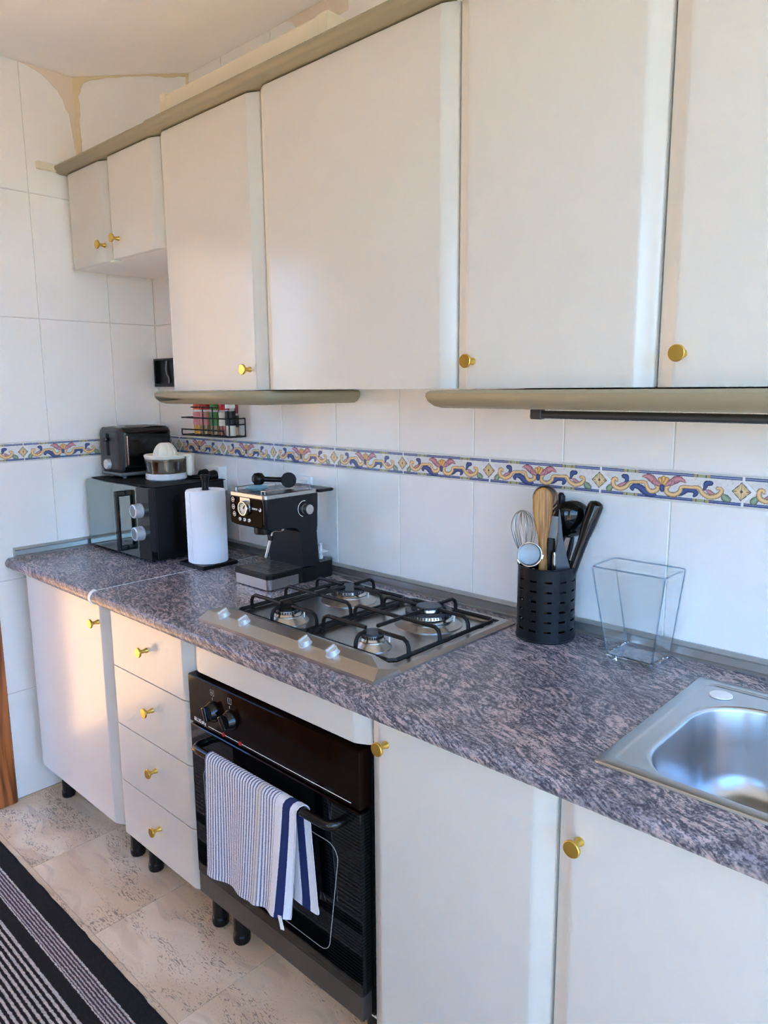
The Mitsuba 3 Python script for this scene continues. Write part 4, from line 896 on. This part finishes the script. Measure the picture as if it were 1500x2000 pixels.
def flat_blade(p0, p1, widths, th, nrm, n=24):
    """a flat paddle from p0 to p1 with half widths along it, thickness th, facing nrm"""
    p0, p1 = np.array(p0), np.array(p1); ax = (p1-p0); L = np.linalg.norm(ax); ax /= L
    nrm = np.array(nrm, float); nrm -= ax*(nrm@ax); nrm /= np.linalg.norm(nrm); sd = np.cross(ax, nrm)
    rings = []; t = np.linspace(0, 1, n); w = np.interp(t, np.linspace(0, 1, len(widths)), widths)
    for i in range(n):
        g = np.arange(20)/20*2*math.pi; cx, cn = np.cos(g), np.sin(g)
        sx = np.sign(cx)*np.abs(cx)**.7*w[i]; sn = np.sign(cn)*np.abs(cn)**.7*min(th/2, w[i])
        rings.append(p0+ax*(t[i]*L)+sx[:, None]*sd+sn[:, None]*nrm)
    return loft(rings, True, True)
FRONT = np.array([.683, -.731, .1])
z0_ = UZ0+.01
# bamboo spatula
b0, b1 = at(-.010, .025, z0_), at(-.017, .012, 1.199)
stick('bamboo_spatula', 'bamboo spatula with a broad rounded head, tallest utensil in the holder', 'spatula', [('blade', flat_blade(b0, b1, [float(.0098+.0118*(lambda q: q*q*(3-2*q))(min(max((t_-.62)/.25, 0), 1)))*math.sqrt(max(1-(max(t_-.915, 0)/.0851)**2, .002)) for t_ in np.linspace(0, 1, 79)], .009, FRONT, 79), 'm_bamboo', 50)])
# whisk
w0, w1 = at(-.036, -.008, z0_+.02), at(-.047, -.010, 1.040)
ax_ = (w1-w0)/np.linalg.norm(w1-w0); wr = []
for i in range(6):
    a = i/6*math.pi; sd = RV*math.cos(a)+np.array([.683, -.731, 0])*math.sin(a)
    loop = [w1+sd*.005, w1+ax_*.03+sd*.019, w1+ax_*.068+sd*.027, w1+ax_*.095+sd*.018, w1+ax_*.105, w1+ax_*.095-sd*.018, w1+ax_*.068-sd*.027, w1+ax_*.03-sd*.019, w1-sd*.005]
    wr.append(smooth_path(loop, 5))
t = thing('whisk', 'steel balloon whisk standing at the left of the utensil holder', 'whisk')
add(t+'__handle', tube([w0, w1], .007, 12), 'm_steel', 40)
for q in wr: add(t+'__wire', tube(q, .0010, 6), 'm_steel', 50)
# steel scoop (cup on its side, mouth to the room)
t = thing('steel_scoop', 'round open steel scoop cup leaning over the left front rim of the utensil holder', 'scoop')
sc = lathe([(0, 0), (.0215, 0), (.024, .004), (.0245, .032), (.0255, .0345), (.0235, .0345), (.0228, .006), (0, .003)], 40)
dirv = np.array([.55, -.80, .18]); dirv /= np.linalg.norm(dirv)
M = np.eye(4); M[:3, 2] = dirv; xx = np.cross([0, 0, 1], dirv); xx /= np.linalg.norm(xx); M[:3, 0] = xx; M[:3, 1] = np.cross(dirv, xx)
cpos = at(-.047, .030, 1.0560); M[:3, 3] = cpos
add(t+'__cup', xf(sc, M), 'm_steel_dull', 35)
add(t+'__rim', xf(tube([(.0248*math.cos(a), .0248*math.sin(a), .0342) for a in np.arange(40)/40*2*math.pi], .0018, 7, True), M), 'm_steel_bright', 40)
add(t+'__lug', cat([xf(rbox(-.006, .006, .023, .030, .018, .026, .002, 2), rot(-100, (0, 0, 1)), M), xf(rbox(-.006, .006, .023, .030, .018, .026, .002, 2), rot(125, (0, 0, 1)), M)]), 'm_steel_bright', 40)
add(t+'__handle', tube([cpos-dirv*.0005, cpos-dirv*.012+np.array([0, 0, -.008]), at(-.022, -.002, 1.02), at(-.008, -.012, .90)], [.006, .006, .0055, .005], 10), 'm_black', 50)
# steel spatula (grey blade, black handle)
s0 = at(.004, .016, z0_)
stick('spatula', 'grey steel spatula with a black handle, right behind the bamboo one', 'spatula',
      [('handle', flat_blade(s0, at(.003, .018, 1.088), [.005, .005, .005, .007, .010, .0105, .009], .010, FRONT, 20), 'm_black', 50),
       ('blade', flat_blade(at(.003, .017, 1.084), at(.006, .014, 1.136), [.010, .012, .015, .016, .0155, .013], .0016, [.25, -.95, -.1], 14), 'm_steel_dull', 50)])
# steel round spoon behind the bamboo spatula
def bowl_head(c, r, depth, nrm, th=.002, n=28):
    nrm = np.array(nrm, float); nrm /= np.linalg.norm(nrm); xx = np.cross([0, 0, 1.0], nrm); xx /= np.linalg.norm(xx); yy = np.cross(nrm, xx)
    pr = [(r*math.sin(a), -depth*math.cos(a)) for a in np.linspace(0, math.pi/2, 9)]
    prof = pr+[(max(r_-th, 0), d_+th) for r_, d_ in pr[::-1]]; prof[-1] = (0, prof[-1][1]); prof[0] = (0, prof[0][1])
    M = np.eye(4); M[:3, 0], M[:3, 1], M[:3, 2], M[:3, 3] = xx, yy, nrm, c
    return xf(lathe(prof, n), M)
stick('spoon', 'steel skimmer spoon partly hidden behind the bamboo spatula', 'spoon', [('head', bowl_head(at(.002, -.046, 1.167), .0285, .010, [.35, -.9, .1]), 'm_steel_dull', 40), ('handle', tube([at(-.008, -.03, z0_), at(.001, -.050, 1.144)], .0032, 8), 'm_steel', 40)])
# black ladle
stick('ladle', 'large black plastic ladle with its round bowl up, in the utensil holder', 'ladle',
      [('bowl', bowl_head(at(.053, -.024, 1.123), .046, .032, [-.683, .731, .35]), 'm_black_gloss', 40), ('handle', tube([at(.010, -.012, z0_), at(.022, -.026, 1.0), at(.036, -.036, 1.06), at(.046, -.032, 1.088)], [.006, .006, .0055, .005], 10), 'm_black', 50)])
# slotted spoon behind the ladle, to the right
stick('serving_spoon', 'black plastic serving spoon behind the ladle at the right', 'spoon', [('head', bowl_head(at(.086, -.050, 1.104), .029, .012, [.5, -.8, .2]), 'm_black_gloss', 40), ('handle', tube([at(.016, -.024, z0_), at(.070, -.052, 1.080)], .0055, 10), 'm_black', 50)])
# tongs/knife with thick black handle leaning right
k0, k1 = at(.010, .034, z0_+.03), at(.098, .026, 1.170)
kd = (k1-k0)/np.linalg.norm(k1-k0)
stick('kitchen_tongs', 'kitchen tool with a thick glossy black handle leaning right out of the holder', 'kitchen tool',
      [('handle', tube([k0+kd*.075, k0+kd*.10, k0+kd*.15, k0+kd*.195, k0+kd*.225, k1-kd*.012, k1-kd*.004, k1], [.0085, .0100, .0106, .0114, .0150, .0168, .0138, .004], 16), 'm_black_gloss', 50), ('shaft', tube([k0, k0+kd*.08], .0045, 10), 'm_steel_bright', 40)])
l0, l1 = at(.034, -.004, z0_), at(.066, .000, 1.040)
stick('steel_fork', 'steel shafted serving fork with a black collar, at the right rim of the holder', 'fork', [('shaft', tube([l0, l1], .0042, 10), 'm_steel_bright', 40), ('collar', tube([l1-np.array([0, 0, .012]), l1+np.array([.004, .004, .03])], .0062, 10), 'm_black', 40)])
# transparent grey turner in front
g0, g1 = at(.026, .042, .96), at(.016, .030, 1.153)
stick('turner', 'thin dark grey plastic turner with a pointed top in front of the ladle', 'turner', [('blade', flat_blade(g0, g1, [.010, .0185, .021, .019, .014, .0095, .006, .0045, .0035, .001], .0022, FRONT, 30), 'm_grey_dark' if 'm_grey_dark' in scene else mat('m_grey_dark', lin(64, 68, 74), rough=0.3), 50), ('shaft', tube([at(.026, .036, z0_), g0+np.array([0, 0, .004])], .004, 8), 'm_black', 40)])
stick('peeler', 'small utensil with a short black grip above the ladle', 'kitchen tool', [('grip', tube([at(.040, -.058, 1.115), at(.041, -.060, 1.169), at(.041, -.060, 1.1765)], [.0085, .009, .004], 14), 'm_black', 50), ('shaft', tube([at(.004, -.036, z0_), at(.040, -.058, 1.120)], .0035, 8), 'm_steel', 40)])
stick('butter_knife', 'slim steel handle among the utensils, in front of the bamboo spatula', 'knife', [('handle', tube([at(.010, .036, z0_), at(.006, .038, 1.055), at(.006, .038, 1.061)], [.0035, .0042, .002], 10), 'm_steel_bright', 50)])

# ---------------------------------------------------------------- glass vase
k = thing('glass_vase', 'clear rectangular glass vase flaring to the top, beside the sink', 'vase')
def vring(x0, x1, y0, y1, z): return np.array([(x0, y0, z), (x1, y0, z), (x1, y1, z), (x0, y1, z)])
def vr(t, i):
    a = np.array([1.911, 2.007, -.125, -.030]); b = np.array([1.879, 2.032, -.143, -.040+.001]); q = a+(b-a)*t
    return q[0]+i, q[1]-i, q[2]+i, q[3]-i
zb, ztv = ZW+.0004, 1.054
def vpoly(t, i, z):
    x0, x1, y0, y1 = vr(t, i); p = ring_pts(rrect(x0, x1, y0, y1, .0035, 3), 80); return np.column_stack([p, np.full(80, z)])
k2 = [vpoly(t, .0012, zb+(ztv-zb)*t) for t in (.065, .3, .6, .985)]
add(k+'__walls', loft(k2), 'm_pane', 25)
add(k+'__thick_base', loft([vpoly(0, .0015, zb), vpoly(0, 0, zb+.0015), vpoly(.055, 0, zb+.0105), vpoly(.055, .003, zb+.012)], True, True), 'm_glass', 25)
rimp = [tuple(p) for p in vpoly(1.0, .0012, ztv)[::2]]
add(k+'__rim', tube(rimp, .0017, 8, True), 'm_glass_edge', 50)
for a_, b_ in ((0, 2), (1, 2), (1, 3), (0, 3)):
    q0, q1 = vr(.06, .002), vr(.985, .002)
    add(k+'__corner_edge', tube([(q0[a_], q0[b_], zb+.0125), (q1[a_], q1[b_], zb+(ztv-zb)*.985)], .0016, 8), 'm_glass_edge', 50)
# ---------------------------------------------------------------- rug
k = thing('rug', 'black rug with grey stripes on the floor along the cupboards', 'rug')
nx_, ny_ = 150, 130
X_, Y_ = np.meshgrid(np.linspace(.06, 2.3, nx_), np.linspace(-1.62, -.772, ny_), indexing='xy')
Y_ = Y_+(meshkit.noise(np.stack([X_*30, Y_*30, X_*0], -1), 3)-.5)*.004
ed = np.minimum(np.minimum(np.linspace(0, 1, nx_)[None, :], 1-np.linspace(0, 1, nx_)[None, :])*2.2, np.minimum(np.linspace(0, 1, ny_)[:, None], 1-np.linspace(0, 1, ny_)[:, None])*.85)
Z_ = .0095*np.clip(ed/.006, 0, 1)**.5+.0006+(meshkit.noise(np.stack([X_*200, Y_*200, X_*0], -1), 5))*.0012*(ed > .004)
v = np.stack([X_, Y_, Z_], -1).reshape(-1, 3); i_, j_ = np.meshgrid(np.arange(ny_-1), np.arange(nx_-1), indexing='ij'); a = (i_*nx_+j_).ravel()
add(k, trimesh.Trimesh(v, np.vstack([np.stack([a, a+1, a+nx_+1], 1), np.stack([a, a+nx_+1, a+nx_], 1)]), process=False), 'm_rug', True)
